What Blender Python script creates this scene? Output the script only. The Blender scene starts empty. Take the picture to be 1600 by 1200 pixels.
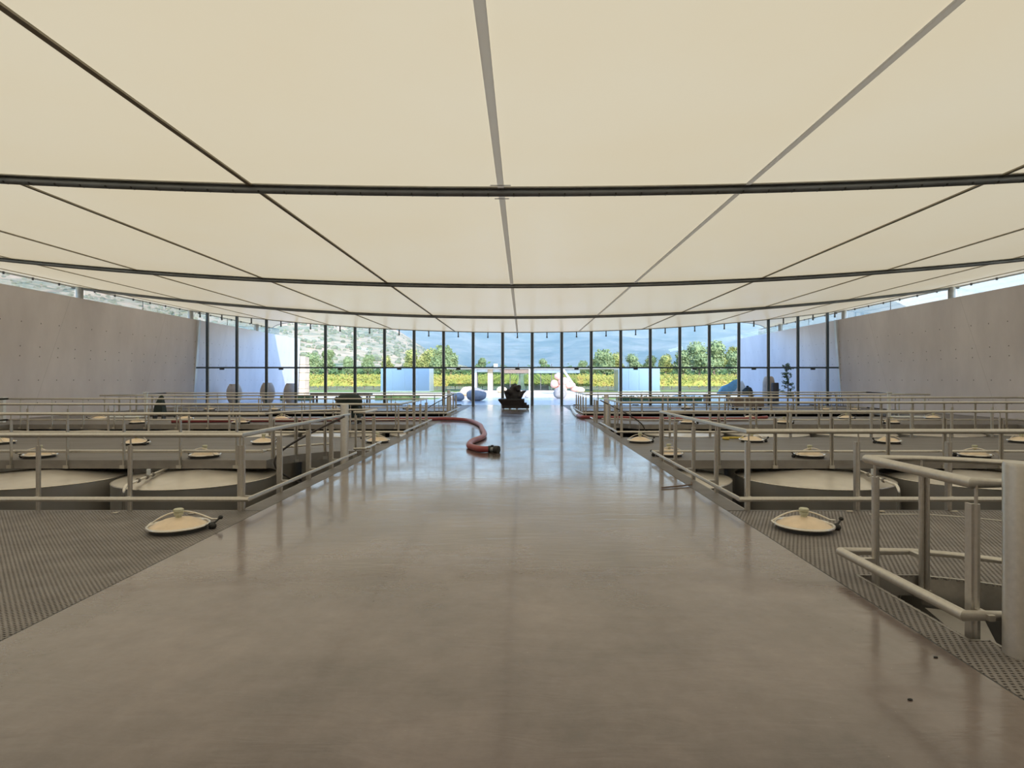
import bpy, math, random
from mathutils import Vector, Matrix
random.seed(7)
PI = math.pi
F, CX, CY, H, CAMX = 920.0, 817.0, 594.0, 1.6, 0.35
sc = bpy.context.scene
COL = sc.collection

# ------------------------------------------------------------------ camera, world, sun, exposure
cam = bpy.data.cameras.new('camera'); cam_ob = bpy.data.objects.new('camera', cam); COL.objects.link(cam_ob)
cam_ob.location = (CAMX, 0, H); cam_ob.rotation_euler = (PI/2, 0, 0)
cam.sensor_width = 36; cam.lens = F/1600*36
cam.shift_x = -(CX-800)/1600; cam.shift_y = -(600-CY)/1600
cam.clip_start = 0.05; cam.clip_end = 8000
sc.camera = cam_ob
w = bpy.data.worlds.new('world'); sc.world = w; w.use_nodes = True
wn = w.node_tree; sky = wn.nodes.new('ShaderNodeTexSky'); sky.sky_type = 'NISHITA'
SUN = Vector((0.30, -0.85, 0.42)).normalized()
sky.sun_disc = False; sky.sun_elevation = math.asin(SUN.z); sky.sun_rotation = math.atan2(SUN.x, SUN.y)
sky.air_density = 0.8; sky.dust_density = 0.1; sky.ozone_density = 2.6
wn.nodes['Background'].inputs['Strength'].default_value = 0.72
wn.links.new(sky.outputs[0], wn.nodes['Background'].inputs['Color'])
sl = bpy.data.lights.new('sun', 'SUN'); sl.energy = 7.6; sl.angle = math.radians(0.6); sl.color = (1.0, 0.94, 0.86)
so = bpy.data.objects.new('sun', sl); COL.objects.link(so); so.rotation_euler = SUN.to_track_quat('Z', 'Y').to_euler(); so.location = (0, -30, 40)
vs = sc.view_settings; vs.view_transform = 'Standard'; vs.look = 'None'; vs.gamma = 1; vs.use_curve_mapping = False; vs.exposure = 0.0
sc.cycles.max_bounces = 10; sc.cycles.transparent_max_bounces = 24; sc.cycles.sample_clamp_indirect = 6
sc.cycles.caustics_reflective = False; sc.cycles.caustics_refractive = False

# ------------------------------------------------------------------ materials
def nm(name):
    m = bpy.data.materials.new(name); m.use_nodes = True
    return m, m.node_tree, m.node_tree.nodes['Principled BSDF']
def N(nt, t, **kw):
    n = nt.nodes.new(t)
    for k, v in kw.items():
        if k in n.inputs: n.inputs[k].default_value = v
        else: setattr(n, k, v)
    return n
def ramp(nt, src, stops):
    r = nt.nodes.new('ShaderNodeValToRGB'); e = r.color_ramp.elements
    while len(e) < len(stops): e.new(0.5)
    for i, (p, c) in enumerate(stops):
        e[i].position = p; e[i].color = (c[0], c[1], c[2], 1) if hasattr(c, '__len__') else (c, c, c, 1)
    nt.links.new(src, r.inputs[0]); return r
def coords(nt, scale=(1, 1, 1)):
    tc = nt.nodes.new('ShaderNodeTexCoord'); mp = nt.nodes.new('ShaderNodeMapping'); mp.inputs['Scale'].default_value = scale
    nt.links.new(tc.outputs['Object'], mp.inputs[0]); return mp.outputs[0]
def simple(name, col, rough=0.5, metal=0.0, var=0.12, scale=6.0, bump=0.0, spec=0.5, sc3=(1, 1, 1)):
    m, nt, b = nm(name); v = coords(nt, sc3)
    t = N(nt, 'ShaderNodeTexNoise', Scale=scale, Detail=5.0); nt.links.new(v, t.inputs['Vector'])
    r = ramp(nt, t.outputs[0], [(0.3, tuple(c*(1-var) for c in col)), (0.7, tuple(min(1, c*(1+var)) for c in col))])
    nt.links.new(r.outputs[0], b.inputs['Base Color']); b.inputs['Roughness'].default_value = rough; b.inputs['Metallic'].default_value = metal
    b.inputs['Specular IOR Level'].default_value = spec
    if bump:
        bp = N(nt, 'ShaderNodeBump', Strength=bump, Distance=0.02); nt.links.new(t.outputs[0], bp.inputs['Height']); nt.links.new(bp.outputs[0], b.inputs['Normal'])
    return m
M = {}
def mat_floor():
    m, nt, b = nm('polished_concrete'); L = nt.links
    v = coords(nt)
    n1 = N(nt, 'ShaderNodeTexNoise', Scale=0.7, Detail=8.0, Roughness=0.62); L.new(v, n1.inputs['Vector'])
    n2 = N(nt, 'ShaderNodeTexNoise', Scale=5.0, Detail=8.0, Roughness=0.7); L.new(v, n2.inputs['Vector'])
    r1 = ramp(nt, n1.outputs[0], [(0.30, (0.096, 0.074, 0.068)), (0.5, (0.170, 0.133, 0.125)), (0.70, (0.245, 0.196, 0.186))])
    r2 = ramp(nt, n2.outputs[0], [(0.3, 0.86), (0.7, 1.08)])
    mx = N(nt, 'ShaderNodeMix', data_type='RGBA', blend_type='MULTIPLY'); mx.inputs[0].default_value = 1
    L.new(r1.outputs[0], mx.inputs[6]); L.new(r2.outputs[0], mx.inputs[7])
    # small light specks in the aggregate
    vo = N(nt, 'ShaderNodeTexVoronoi', Scale=16.0); L.new(v, vo.inputs['Vector'])
    r3 = ramp(nt, vo.outputs['Distance'], [(0.03, 0.45), (0.06, 0.0)])
    n3 = N(nt, 'ShaderNodeTexNoise', Scale=1.7); L.new(v, n3.inputs['Vector'])
    r4 = ramp(nt, n3.outputs[0], [(0.52, 0.0), (0.7, 1.0)])
    mu = N(nt, 'ShaderNodeMath', operation='MULTIPLY'); L.new(r3.outputs[0], mu.inputs[0]); L.new(r4.outputs[0], mu.inputs[1])
    m2 = N(nt, 'ShaderNodeMix', data_type='RGBA'); L.new(mu.outputs[0], m2.inputs[0]); L.new(mx.outputs[2], m2.inputs[6]); m2.inputs[7].default_value = (0.6, 0.55, 0.48, 1)
    L.new(m2.outputs[2], b.inputs['Base Color'])
    n5 = N(nt, 'ShaderNodeTexNoise', Scale=0.9, Detail=5.0); L.new(v, n5.inputs['Vector'])
    rr = ramp(nt, n5.outputs[0], [(0.35, 0.13), (0.65, 0.27)]); L.new(rr.outputs[0], b.inputs['Roughness'])
    v2 = coords(nt, (0.8, 3.0, 1))
    n4 = N(nt, 'ShaderNodeTexNoise', Scale=2.2, Detail=4.0, Roughness=0.55, Distortion=0.6); L.new(v2, n4.inputs['Vector'])
    bp = N(nt, 'ShaderNodeBump', Strength=0.085, Distance=0.05); L.new(n4.outputs[0], bp.inputs['Height']); L.new(bp.outputs[0], b.inputs['Normal'])
    b.inputs['Specular IOR Level'].default_value = 0.85; b.inputs['Coat Weight'].default_value = 0.35; b.inputs['Coat Roughness'].default_value = 0.08
    return m
def mat_wall():
    m, nt, b = nm('cast_concrete'); L = nt.links
    tc = nt.nodes.new('ShaderNodeTexCoord'); sx = nt.nodes.new('ShaderNodeSeparateXYZ'); L.new(tc.outputs['Object'], sx.inputs[0])
    n1 = N(nt, 'ShaderNodeTexNoise', Scale=0.5, Detail=8.0, Roughness=0.6); L.new(coords(nt, (1, 1, 0.45)), n1.inputs['Vector'])
    r1 = ramp(nt, n1.outputs[0], [(0.3, (0.62, 0.575, 0.59)), (0.72, (0.78, 0.73, 0.745))])
    def mth(op, a, bb=None):
        n = nt.nodes.new('ShaderNodeMath'); n.operation = op
        for i, q in enumerate((a, bb)):
            if q is None: continue
            if isinstance(q, (int, float)): n.inputs[i].default_value = q
            else: L.new(q, n.inputs[i])
        return n.outputs[0]
    Y, Z = sx.outputs[1], sx.outputs[2]
    dy = mth('SUBTRACT', mth('FRACT', Y), 0.5)
    best = None
    for z0 in (0.62, 1.6, 2.62, 3.03, 4.05):
        dz = mth('SUBTRACT', Z, z0)
        d = mth('SQRT', mth('ADD', mth('MULTIPLY', dy, dy), mth('MULTIPLY', dz, dz)))
        best = d if best is None else mth('MINIMUM', best, d)
    hole = mth('LESS_THAN', best, 0.03)
    seam = mth('LESS_THAN', mth('ABSOLUTE', mth('SUBTRACT', mth('FRACT', mth('DIVIDE', mth('ADD', Y, mth('MULTIPLY', Z, -0.35)), 7.2)), 0.5)), 0.002)
    dark = mth('MAXIMUM', mth('MULTIPLY', hole, 0.75), mth('MULTIPLY', seam, 0.16))
    mx = N(nt, 'ShaderNodeMix', data_type='RGBA'); L.new(dark, mx.inputs[0]); L.new(r1.outputs[0], mx.inputs[6]); mx.inputs[7].default_value = (0.07, 0.065, 0.06, 1)
    L.new(mx.outputs[2], b.inputs['Base Color']); b.inputs['Roughness'].default_value = 0.8
    return m
def mat_membrane():
    m, nt, b = nm('roof_membrane'); L = nt.links; nt.nodes.remove(b)
    out = nt.nodes['Material Output']
    n1 = N(nt, 'ShaderNodeTexNoise', Scale=0.35, Detail=4.0); L.new(coords(nt), n1.inputs['Vector'])
    r1 = ramp(nt, n1.outputs[0], [(0.3, (0.97, 0.70, 0.365)), (0.7, (0.98, 0.725, 0.395))])
    tr = nt.nodes.new('ShaderNodeBsdfTranslucent'); L.new(r1.outputs[0], tr.inputs[0])
    df = nt.nodes.new('ShaderNodeBsdfDiffuse'); df.inputs[0].default_value = (0.74, 0.68, 0.58, 1)
    gl = nt.nodes.new('ShaderNodeBsdfGlossy'); gl.inputs[0].default_value = (1, 1, 1, 1); gl.inputs['Roughness'].default_value = 0.3
    mx = nt.nodes.new('ShaderNodeMixShader'); mx.inputs[0].default_value = 0.61; L.new(tr.outputs[0], mx.inputs[1]); L.new(df.outputs[0], mx.inputs[2])
    fr = nt.nodes.new('ShaderNodeLayerWeight'); fr.inputs[0].default_value = 0.5
    mp_ = N(nt, 'ShaderNodeMath', operation='POWER'); L.new(fr.outputs['Facing'], mp_.inputs[0]); mp_.inputs[1].default_value = 6.0
    mf = N(nt, 'ShaderNodeMath', operation='MULTIPLY'); L.new(mp_.outputs[0], mf.inputs[0]); mf.inputs[1].default_value = 0.45
    m2 = nt.nodes.new('ShaderNodeMixShader'); L.new(mf.outputs[0], m2.inputs[0]); L.new(mx.outputs[0], m2.inputs[1]); L.new(gl.outputs[0], m2.inputs[2])
    L.new(m2.outputs[0], out.inputs['Surface'])
    return m
def mat_glass(name, tint, refl=0.6):
    m, nt, b = nm(name); L = nt.links; nt.nodes.remove(b); out = nt.nodes['Material Output']
    tp = nt.nodes.new('ShaderNodeBsdfTransparent'); tp.inputs[0].default_value = (*tint, 1)
    gl = nt.nodes.new('ShaderNodeBsdfGlossy'); gl.inputs['Roughness'].default_value = 0.0
    fr = nt.nodes.new('ShaderNodeFresnel'); fr.inputs[0].default_value = 1.45
    mf = N(nt, 'ShaderNodeMath', operation='MULTIPLY'); L.new(fr.outputs[0], mf.inputs[0]); mf.inputs[1].default_value = refl
    mx = nt.nodes.new('ShaderNodeMixShader'); L.new(mf.outputs[0], mx.inputs[0]); L.new(tp.outputs[0], mx.inputs[1]); L.new(gl.outputs[0], mx.inputs[2])
    L.new(mx.outputs[0], out.inputs['Surface']); return m
def mat_leaf(name, c1, c2, c3):
    m, nt, b = nm(name); L = nt.links
    n1 = N(nt, 'ShaderNodeTexNoise', Scale=0.9, Detail=6.0, Roughness=0.7); L.new(coords(nt), n1.inputs['Vector'])
    r = ramp(nt, n1.outputs[0], [(0.33, c1), (0.5, c2), (0.66, c3)])
    L.new(r.outputs[0], b.inputs['Base Color']); b.inputs['Roughness'].default_value = 0.6; b.inputs['Specular IOR Level'].default_value = 0.2
    return m
def mat_hill(name, soil, veg, veg2, s1, s2):
    m, nt, b = nm(name); L = nt.links; v = coords(nt)
    n1 = N(nt, 'ShaderNodeTexNoise', Scale=s1, Detail=10.0, Roughness=0.7); L.new(v, n1.inputs['Vector'])
    n2 = N(nt, 'ShaderNodeTexNoise', Scale=s2, Detail=4.0, Roughness=0.6); L.new(v, n2.inputs['Vector'])
    r = ramp(nt, n1.outputs[0], [(0.40, veg), (0.50, veg2), (0.60, soil)])
    r2 = ramp(nt, n2.outputs[0], [(0.40, veg), (0.6, soil)])
    mx = N(nt, 'ShaderNodeMix', data_type='RGBA'); mx.inputs[0].default_value = 0.45
    L.new(r.outputs[0], mx.inputs[6]); L.new(r2.outputs[0], mx.inputs[7]); L.new(mx.outputs[2], b.inputs['Base Color'])
    b.inputs['Roughness'].default_value = 0.95; b.inputs['Specular IOR Level'].default_value = 0.05
    return m
def mat_grating(hole):
    m, nt, b = nm('grating_sheet'); L = nt.links
    n1 = N(nt, 'ShaderNodeTexNoise', Scale=1.2, Detail=6.0); L.new(coords(nt, (0.6, 2.5, 1)), n1.inputs['Vector'])
    r1 = ramp(nt, n1.outputs[0], [(0.3, (0.155, 0.143, 0.138)), (0.7, (0.20, 0.186, 0.182))])
    L.new(r1.outputs[0], b.inputs['Base Color']); b.inputs['Roughness'].default_value = 0.55; b.inputs['Metallic'].default_value = 0.2
    return m
M['floor'] = mat_floor(); M['wall'] = mat_wall(); M['membrane'] = mat_membrane()
M['glass'] = mat_glass('clear_glass', (0.95, 0.975, 0.985)); M['glass2'] = mat_glass('green_glass', (0.82, 0.92, 0.92), 1.0)
M['grating'] = mat_grating(False)
M['gratebar'] = simple('grating_bar', (0.25, 0.228, 0.215), 0.55, 0.25, 0.2, 3.0)
M['steel'] = simple('brushed_steel', (0.62, 0.59, 0.54), 0.38, 0.85, 0.06, 30)
M['tanksteel'] = simple('tank_steel', (0.55, 0.53, 0.50), 0.40, 0.85, 0.10, 2.0, sc3=(1, 1, 0.1))
M['lidsteel'] = simple('tank_lid_steel', (0.72, 0.67, 0.60), 0.33, 0.8, 0.08, 3.0)
M['fascia'] = simple('fascia_steel', (0.33, 0.31, 0.29), 0.45, 0.6, 0.12, 4.0)
M['dark'] = simple('dark_bracket', (0.06, 0.06, 0.06), 0.6, 0.3)
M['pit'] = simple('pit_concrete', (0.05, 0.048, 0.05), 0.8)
M['cream'] = simple('cream_lid', (0.86, 0.69, 0.50), 0.4, 0.15, 0.08, 8)
M['valve'] = simple('vent_cap_plastic', (0.62, 0.62, 0.46), 0.5)
M['rim'] = simple('hatch_rim_steel', (0.75, 0.72, 0.66), 0.25, 0.9, 0.05)
M['black'] = simple('black_plastic', (0.02, 0.02, 0.02), 0.5)
M['beam'] = simple('beam_steel', (0.21, 0.225, 0.24), 0.5, 0.4, 0.2, 2)
M['beamlight'] = simple('beam_flange', (0.5, 0.49, 0.44), 0.6)
M['rib'] = simple('rib_strap', (0.62, 0.58, 0.50), 0.7)
rm, rnt, rb_ = nm('rib_fabric'); rnt.nodes.remove(rb_); _t = rnt.nodes.new('ShaderNodeBsdfTranslucent'); _t.inputs[0].default_value = (.86, .88, .94, 1); _d = rnt.nodes.new('ShaderNodeBsdfDiffuse'); _d.inputs[0].default_value = (.75, .72, .66, 1); _m = rnt.nodes.new('ShaderNodeMixShader'); _m.inputs[0].default_value = .32
rnt.links.new(_t.outputs[0], _m.inputs[1]); rnt.links.new(_d.outputs[0], _m.inputs[2]); rnt.links.new(_m.outputs[0], rnt.nodes['Material Output'].inputs['Surface']); M['rib'] = rm
M['ribdark'] = simple('rib_strap_dark', (0.38, 0.34, 0.26), 0.7)
M['mullion'] = simple('mullion_paint', (0.045, 0.07, 0.095), 0.4, 0.2)
M['column'] = simple('column_grey', (0.30, 0.31, 0.31), 0.5, 0.3)
M['plaza'] = simple('wet_plaza_stone', (0.36, 0.38, 0.42), 0.22, 0, 0.12, 0.8, 0.0, 0.6, (1, 2, 1))
M['paving'] = simple('pale_paving', (0.80, 0.72, 0.60), 0.9, 0, 0.08, 0.4, 0, 0.2)
M['ground'] = simple('dry_ground', (0.50, 0.45, 0.34), 0.95, 0, 0.25, 0.08, 0, 0.1)
M['lawn'] = simple('lawn_grass', (0.20, 0.27, 0.08), 0.9, 0, 0.3, 1.2, 0, 0.1)
M['vineground'] = simple('vineyard_soil', (0.34, 0.32, 0.17), 0.95, 0, 0.35, 0.3, 0, 0.1)
M['vine'] = mat_leaf('vine_leaves', (0.16, 0.20, 0.05), (0.32, 0.31, 0.07), (0.42, 0.28, 0.09))
M['tree'] = mat_leaf('tree_leaves', (0.12, 0.17, 0.08), (0.20, 0.26, 0.12), (0.30, 0.33, 0.17))
M['treeyellow'] = mat_leaf('pale_tree_leaves', (0.16, 0.20, 0.07), (0.28, 0.30, 0.10), (0.42, 0.38, 0.14))
M['hedge'] = mat_leaf('hedge_leaves', (0.04, 0.09, 0.035), (0.08, 0.14, 0.05), (0.14, 0.2, 0.08))
M['bark'] = simple('bark', (0.14, 0.10, 0.07), 0.9)
M['hillnear'] = mat_hill('near_hillside', (0.66, 0.46, 0.32), (0.12, 0.17, 0.10), (0.46, 0.44, 0.30), 0.13, 0.02)
M['hillfar'] = mat_hill('far_hillside', (0.27, 0.32, 0.33), (0.08, 0.13, 0.14), (0.15, 0.21, 0.21), 0.02, 0.0035)  # distant haze is partly put into these bluish slope colours
M['urn'] = simple('urn_clay', (0.60, 0.48, 0.39), 0.8, 0, 0.12, 4, 0.15)
M['urndark'] = simple('dark_urn_clay', (0.06, 0.05, 0.05), 0.7)
M['boulder'] = simple('grey_granite', (0.36, 0.34, 0.33), 0.9, 0, 0.2, 4, 0.3)
M['bouldertan'] = simple('tan_granite', (0.72, 0.55, 0.36), 0.9, 0, 0.15, 3, 0.3)
M['pinkrock'] = simple('pink_granite', (0.62, 0.38, 0.32), 0.9, 0, 0.2, 2, 0.4)
M['blockstone'] = simple('sandstone_block', (0.62, 0.47, 0.34), 0.9, 0, 0.2, 1.2, 0.3)
M['darkwood'] = simple('charred_wood', (0.018, 0.016, 0.02), 0.6, 0, 0.3, 9, 0.6)
M['wood'] = simple('weathered_wood', (0.20, 0.14, 0.11), 0.7, 0, 0.2, 6)
M['hose'] = simple('red_rubber', (0.30, 0.06, 0.065), 0.42, 0, 0.15, 8)
M['hosecouple'] = simple('coupling_metal', (0.25, 0.27, 0.28), 0.3, 0.9)
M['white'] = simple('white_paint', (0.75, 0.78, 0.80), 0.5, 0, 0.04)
M['bluecloth'] = simple('blue_cloth', (0.20, 0.45, 0.60), 0.8)
M['darkcloth'] = simple('dark_cloth', (0.02, 0.035, 0.035), 0.8)
M['cartgrey'] = simple('cart_grey', (0.24, 0.20, 0.19), 0.6)
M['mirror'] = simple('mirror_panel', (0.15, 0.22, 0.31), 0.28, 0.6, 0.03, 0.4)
M['palepanel'] = simple('pale_panel', (0.62, 0.66, 0.72), 0.3, 0.2, 0.1, 1.0)
M['roofslab'] = simple('pale_roof_slab', (0.62, 0.60, 0.56), 0.7, 0, 0.05)
M['darkframe'] = simple('dark_window_frame', (0.09, 0.08, 0.08), 0.5)
M['yellow'] = simple('yellow_rubber', (0.65, 0.50, 0.10), 0.6)
M['debris'] = simple('dry_leaf', (0.55, 0.50, 0.42), 0.8)

hm = bpy.data.materials.new('haze'); hm.use_nodes = True; hm.node_tree.nodes.clear()
_o = hm.node_tree.nodes.new('ShaderNodeOutputMaterial'); _v = hm.node_tree.nodes.new('ShaderNodeVolumeScatter'); _v.inputs['Density'].default_value = 0.0007; _v.inputs['Color'].default_value = (0.36, 0.70, 1.0, 1); _v.inputs['Anisotropy'].default_value = 0.0
hm.node_tree.links.new(_v.outputs[0], _o.inputs['Volume']); M['haze'] = hm
# ------------------------------------------------------------------ mesh helpers
class MB:
    def __init__(s): s.v = []; s.f = []
    def box(s, x0, y0, z0, x1, y1, z1):
        b = len(s.v)
        s.v += [(x0, y0, z0), (x1, y0, z0), (x1, y1, z0), (x0, y1, z0), (x0, y0, z1), (x1, y0, z1), (x1, y1, z1), (x0, y1, z1)]
        s.f += [tuple(b+i for i in q) for q in ((0, 3, 2, 1), (4, 5, 6, 7), (0, 1, 5, 4), (1, 2, 6, 5), (2, 3, 7, 6), (3, 0, 4, 7))]; return s
    def ring(s, pts):
        b = len(s.v); s.v += [tuple(p) for p in pts]; return b
    def loft(s, rings, closed_ends=True):
        n = len(rings[0]); bs = [s.ring(r) for r in rings]
        for a, b in zip(bs, bs[1:]):
            for i in range(n):
                j = (i+1) % n; s.f.append((a+i, a+j, b+j, b+i))
        if closed_ends:
            s.f.append(tuple(bs[0]+i for i in reversed(range(n)))); s.f.append(tuple(bs[-1]+i for i in range(n)))
        return s
    def tube(s, pts, r, n=8, closed=False):
        pts = [Vector(p) for p in pts]; rings = []; up = Vector((0, 0, 1)); prev = None
        for i, p in enumerate(pts):
            if closed: d = pts[(i+1) % len(pts)]-pts[i-1]
            else: d = (pts[min(i+1, len(pts)-1)]-pts[max(i-1, 0)])
            d.normalize()
            if prev is None:
                a = up if abs(d.z) < 0.9 else Vector((1, 0, 0)); u = d.cross(a).normalized()
            else:
                u = prev-d*prev.dot(d); u.normalize()
            prev = u; vv = d.cross(u); rr = r[i] if hasattr(r, '__len__') else r
            k = 1.0
            if 0 < i < len(pts)-1:
                c = (pts[i]-pts[i-1]).normalized().dot((pts[i+1]-pts[i]).normalized()); k = 1/max(0.6, math.sqrt((1+c)/2))
            rings.append([p+(u*math.cos(t*2*PI/n)+vv*math.sin(t*2*PI/n))*rr*k for t in range(n)])
        if closed:
            rings.append(rings[0]); return s.loft(rings, False)
        return s.loft(rings)
    def lathe(s, prof, n=24, c=(0, 0, 0)):
        rings = [[(c[0]+r*math.cos(t*2*PI/n), c[1]+r*math.sin(t*2*PI/n), c[2]+z) for t in range(n)] for r, z in prof]
        return s.loft(rings)
    def prism(s, poly, z0, z1):
        return s.loft([[(x, y, z0) for x, y in poly], [(x, y, z1) for x, y in poly]])
    def sphere(s, c, r, n=12, m=8, sz=(1, 1, 1)):
        return s.loft([[(c[0]+r*sz[0]*math.sin(PI*(j+.02)/(m+.04))*math.cos(2*PI*i/n), c[1]+r*sz[1]*math.sin(PI*(j+.02)/(m+.04))*math.sin(2*PI*i/n), c[2]-r*sz[2]*math.cos(PI*(j+.02)/(m+.04))) for i in range(n)] for j in range(m+1)])
    def build(s, name, mat, parent=None, smooth=False, loc=None, bevel=0):
        me = bpy.data.meshes.new(name); me.from_pydata(s.v, [], s.f); me.update()
        me.materials.append(M[mat] if isinstance(mat, str) else mat)
        if smooth:
            me.polygons.foreach_set('use_smooth', [True]*len(me.polygons)); me.set_sharp_from_angle(angle=math.radians(40))
        o = bpy.data.objects.new(name, me); COL.objects.link(o)
        if parent: o.parent = parent
        if loc: o.location = loc
        if bevel:
            md = o.modifiers.new('bevel', 'BEVEL'); md.width = bevel; md.segments = 2
        return o
def tag(o, label, cat, group=None, kind=None):
    o['label'] = label; o['category'] = cat
    if group: o['group'] = group
    if kind: o['kind'] = kind
    return o
def struct(o, label=None):
    o['kind'] = 'structure'
    if label: o['label'] = label
    return o
def empty(name, loc, rz=0, label=None, cat=None, group=None):
    o = bpy.data.objects.new(name, None); COL.objects.link(o); o.location = loc; o.rotation_euler = (0, 0, rz); o.empty_display_size = 0.2
    if label: tag(o, label, cat, group)
    return o
def copy_tree(o, parent=None):
    c = o.copy(); COL.objects.link(c)
    if parent: c.parent = parent
    for ch in list(o.children): copy_tree(ch, c)
    return c
def onplane(px, py, z=0.0):
    Y = (H-z)*F/(py-CY); return Vector((CAMX+(px-CX)*Y/F, Y, z))
def at(px, py, Y): return Vector((CAMX+(px-CX)*Y/F, Y, H-(py-CY)*Y/F))
ORD = ['nearest', 'second', 'third', 'fourth', 'fifth', 'sixth', 'seventh', 'eighth']

# ------------------------------------------------------------------ structure: floor, pits, bands
FW = 2.85; EDGE = 3.1; OUT = 18.25; WX = 20.9; YB = -10.0; YG = 37.7
struct(MB().box(-FW, YB, -0.15, FW, YG+0.2, 0).build('floor', 'floor'), 'long polished concrete walkway down the middle of the hall')
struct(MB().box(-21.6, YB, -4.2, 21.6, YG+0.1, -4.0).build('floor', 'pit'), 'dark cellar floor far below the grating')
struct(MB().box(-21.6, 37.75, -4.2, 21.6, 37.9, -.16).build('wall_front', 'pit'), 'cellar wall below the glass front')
def rz(x): return 4.68+0.0032*x*x
# bands of grating deck (Y ranges)
BANDS = [(-2.0, 7.25), (11.8, 16.5), (21.3, 25.9), (30.7, 37.2)]
OPEN = [(7.25, 11.8), (16.5, 21.3), (25.9, 30.7)]
POLES = {'L': [(-3.24, 11.85), (-3.24, 28.5)], 'R': [(3.25, 3.44), (3.24, 20.4)]}
RS = 1.55
def arc(cx, cy, r, a0, a1, n=14):
    return [(cx+r*math.cos(math.radians(a0+(a1-a0)*i/n)), cy+r*math.sin(math.radians(a0+(a1-a0)*i/n))) for i in range(n+1)]
def deck(side, k, y0, y1):
    s = -1 if side == 'L' else 1
    e, o = FW+0.015, 20.95
    # polygon in right-hand coordinates then mirrored
    poly = [(e, y0), (o, y0), (o, y1), (e, y1)]
    if side == 'L' and k == 1:      # bite for the stair
        a = [(x, y) for x, y in arc(3.24, 11.85, RS, 178, 2) if y >= y0-1e-6 and x >= EDGE]
        poly = [(e, y0), (EDGE, y0), (EDGE, 11.85+RS)] + a + [(3.24+RS, y0), (o, y0), (o, y1), (e, y1)]
    if side == 'R' and k == 2:
        a = [(x, y) for x, y in arc(3.24, 20.4, RS, 140, 0, 30) if y > y0 and x >= EDGE]
        poly = [(e, y0), (EDGE, y0), (EDGE, 20.4+RS)] + a + [(a[-1][0]+0.05, y0), (o, y0), (o, y1), (e, y1)]
    poly = [(s*x, y) for x, y in poly]
    if s < 0: poly.reverse()
    return poly
SIDE = {'L': 'left', 'R': 'right'}
BN = ['nearest', 'second', 'third', 'farthest']
def lattice(side, x0, x1, y0, y1, inside):
    """perforated sheet: rows of staggered slots cut in a thin plate"""
    mb = MB(); px, py, hw, hh = 0.040, 0.028, 0.0100, 0.0074
    def quad(xa, xb, ya, yb):
        b = len(mb.v); mb.v += [(xa, ya, -.004), (xb, ya, -.004), (xb, yb, -.004), (xa, yb, -.004)]; mb.f.append((b, b+1, b+2, b+3))
    n = int((y1-y0)/py)
    for j in range(n):
        ya = y0+j*py; ym = ya+2*hh; yb = ya+py; off = (j % 3)*px/3
        i0 = int(x0/px)-1; i1 = int(x1/px)+1; start = None
        for i in range(i0, i1+1):
            xa = max(x0, i*px); xb = min(x1, (i+1)*px); ok = xb-xa > .004 and inside((xa+xb)/2, ya+py/2)
            if ok and start is None: start = xa
            if ok: end = xb
            if (not ok or i == i1) and start is not None:
                quad(start, end, ym, yb)
                k0 = int((start-off)/px)-1; k1 = int((end-off)/px)+1
                for k in range(k0, k1+1):      # solid bridges between the slots of this row
                    a = max(start, k*px+off+hw); b = min(end, (k+1)*px+off-hw)
                    if b > a: quad(a, b, ya, ym)
                start = None
    return mb
for side in 'LR':
    s = -1 if side == 'L' else 1
    for k, (y0, y1) in enumerate(BANDS):
        if k == 0: continue
        d = MB().prism(deck(side, k, y0, y1), -0.03, -0.004).build('floor', 'grating')
        struct(d, '%s %s deck of grey metal grating beside the walkway' % (BN[k], SIDE[side]))
    # walkway-side strip of grating past each opening
    for (y0, y1) in OPEN:
        xa, xb = sorted((s*(FW+0.015), s*EDGE))
        struct(MB().box(xa, y0+.002, -0.03, xb, y1-.002, -0.004).build('floor', 'grating'), 'narrow grating strip between walkway and opening')
        xa, xb = sorted((s*OUT, s*20.95))
        struct(MB().box(xa, y0+.002, -0.1, xb, y1-.002, -0.004).build('floor', 'grating'), 'grating ledge along the side wall')
    mb = MB().box(*(sorted((s*(FW+0.015), s*21))[:1]+[37.2, -0.12]+sorted((s*(FW+0.015), s*21))[1:]+[37.75, -0.08]))
    struct(mb.build('trim_%d' % (1 if s < 0 else 2), 'dark'), 'dark channel at the foot of the glass wall')
# nearest decks: real mesh, over a thin supporting frame
def in_left(x, y): return True
def in_right(x, y):
    if y > 3.64 and y < 4.83 and x > EDGE and x < 3.6: return False
    if y <= 3.64 and x > 3.23 and y > 1.9 and (x-3.25)**2+(y-3.44)**2 < 1.42**2: return False
    if y > 3.64 and x >= 3.6 and (x-3.25)**2+(y-3.44)**2 < 1.42**2: return False
    return True
g = lattice('L', -7.4, -(FW+0.015), 3.2, 7.24, in_left).build('floor', 'gratebar'); md = g.modifiers.new('plate', 'SOLIDIFY'); md.thickness = .014; md.offset = -1; struct(g, 'nearest left deck of expanded metal grating')
g = lattice('R', FW+0.015, 6.9, 2.4, 7.24, in_right).build('floor', 'gratebar'); md = g.modifiers.new('plate', 'SOLIDIFY'); md.thickness = .014; md.offset = -1; struct(g, 'nearest right deck of expanded metal grating')
for s in (-1, 1):
    xi = 7.4 if s < 0 else 6.9; a, b = sorted((s*xi, s*20.95))
    struct(MB().box(a, 2.0, -0.03, b, 7.25, -0.004).build('floor', 'grating'), 'nearest %s grating deck further from the walkway' % ('left' if s < 0 else 'right'))
    a, b = sorted((s*(FW+0.015), s*20.95)); 
    struct(MB().box(a, YB, -0.03, b, 2.0, -0.004).build('floor', 'grating'), 'grating deck %s of and behind the viewpoint' % ('left' if s < 0 else 'right'))
a = MB()
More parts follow.
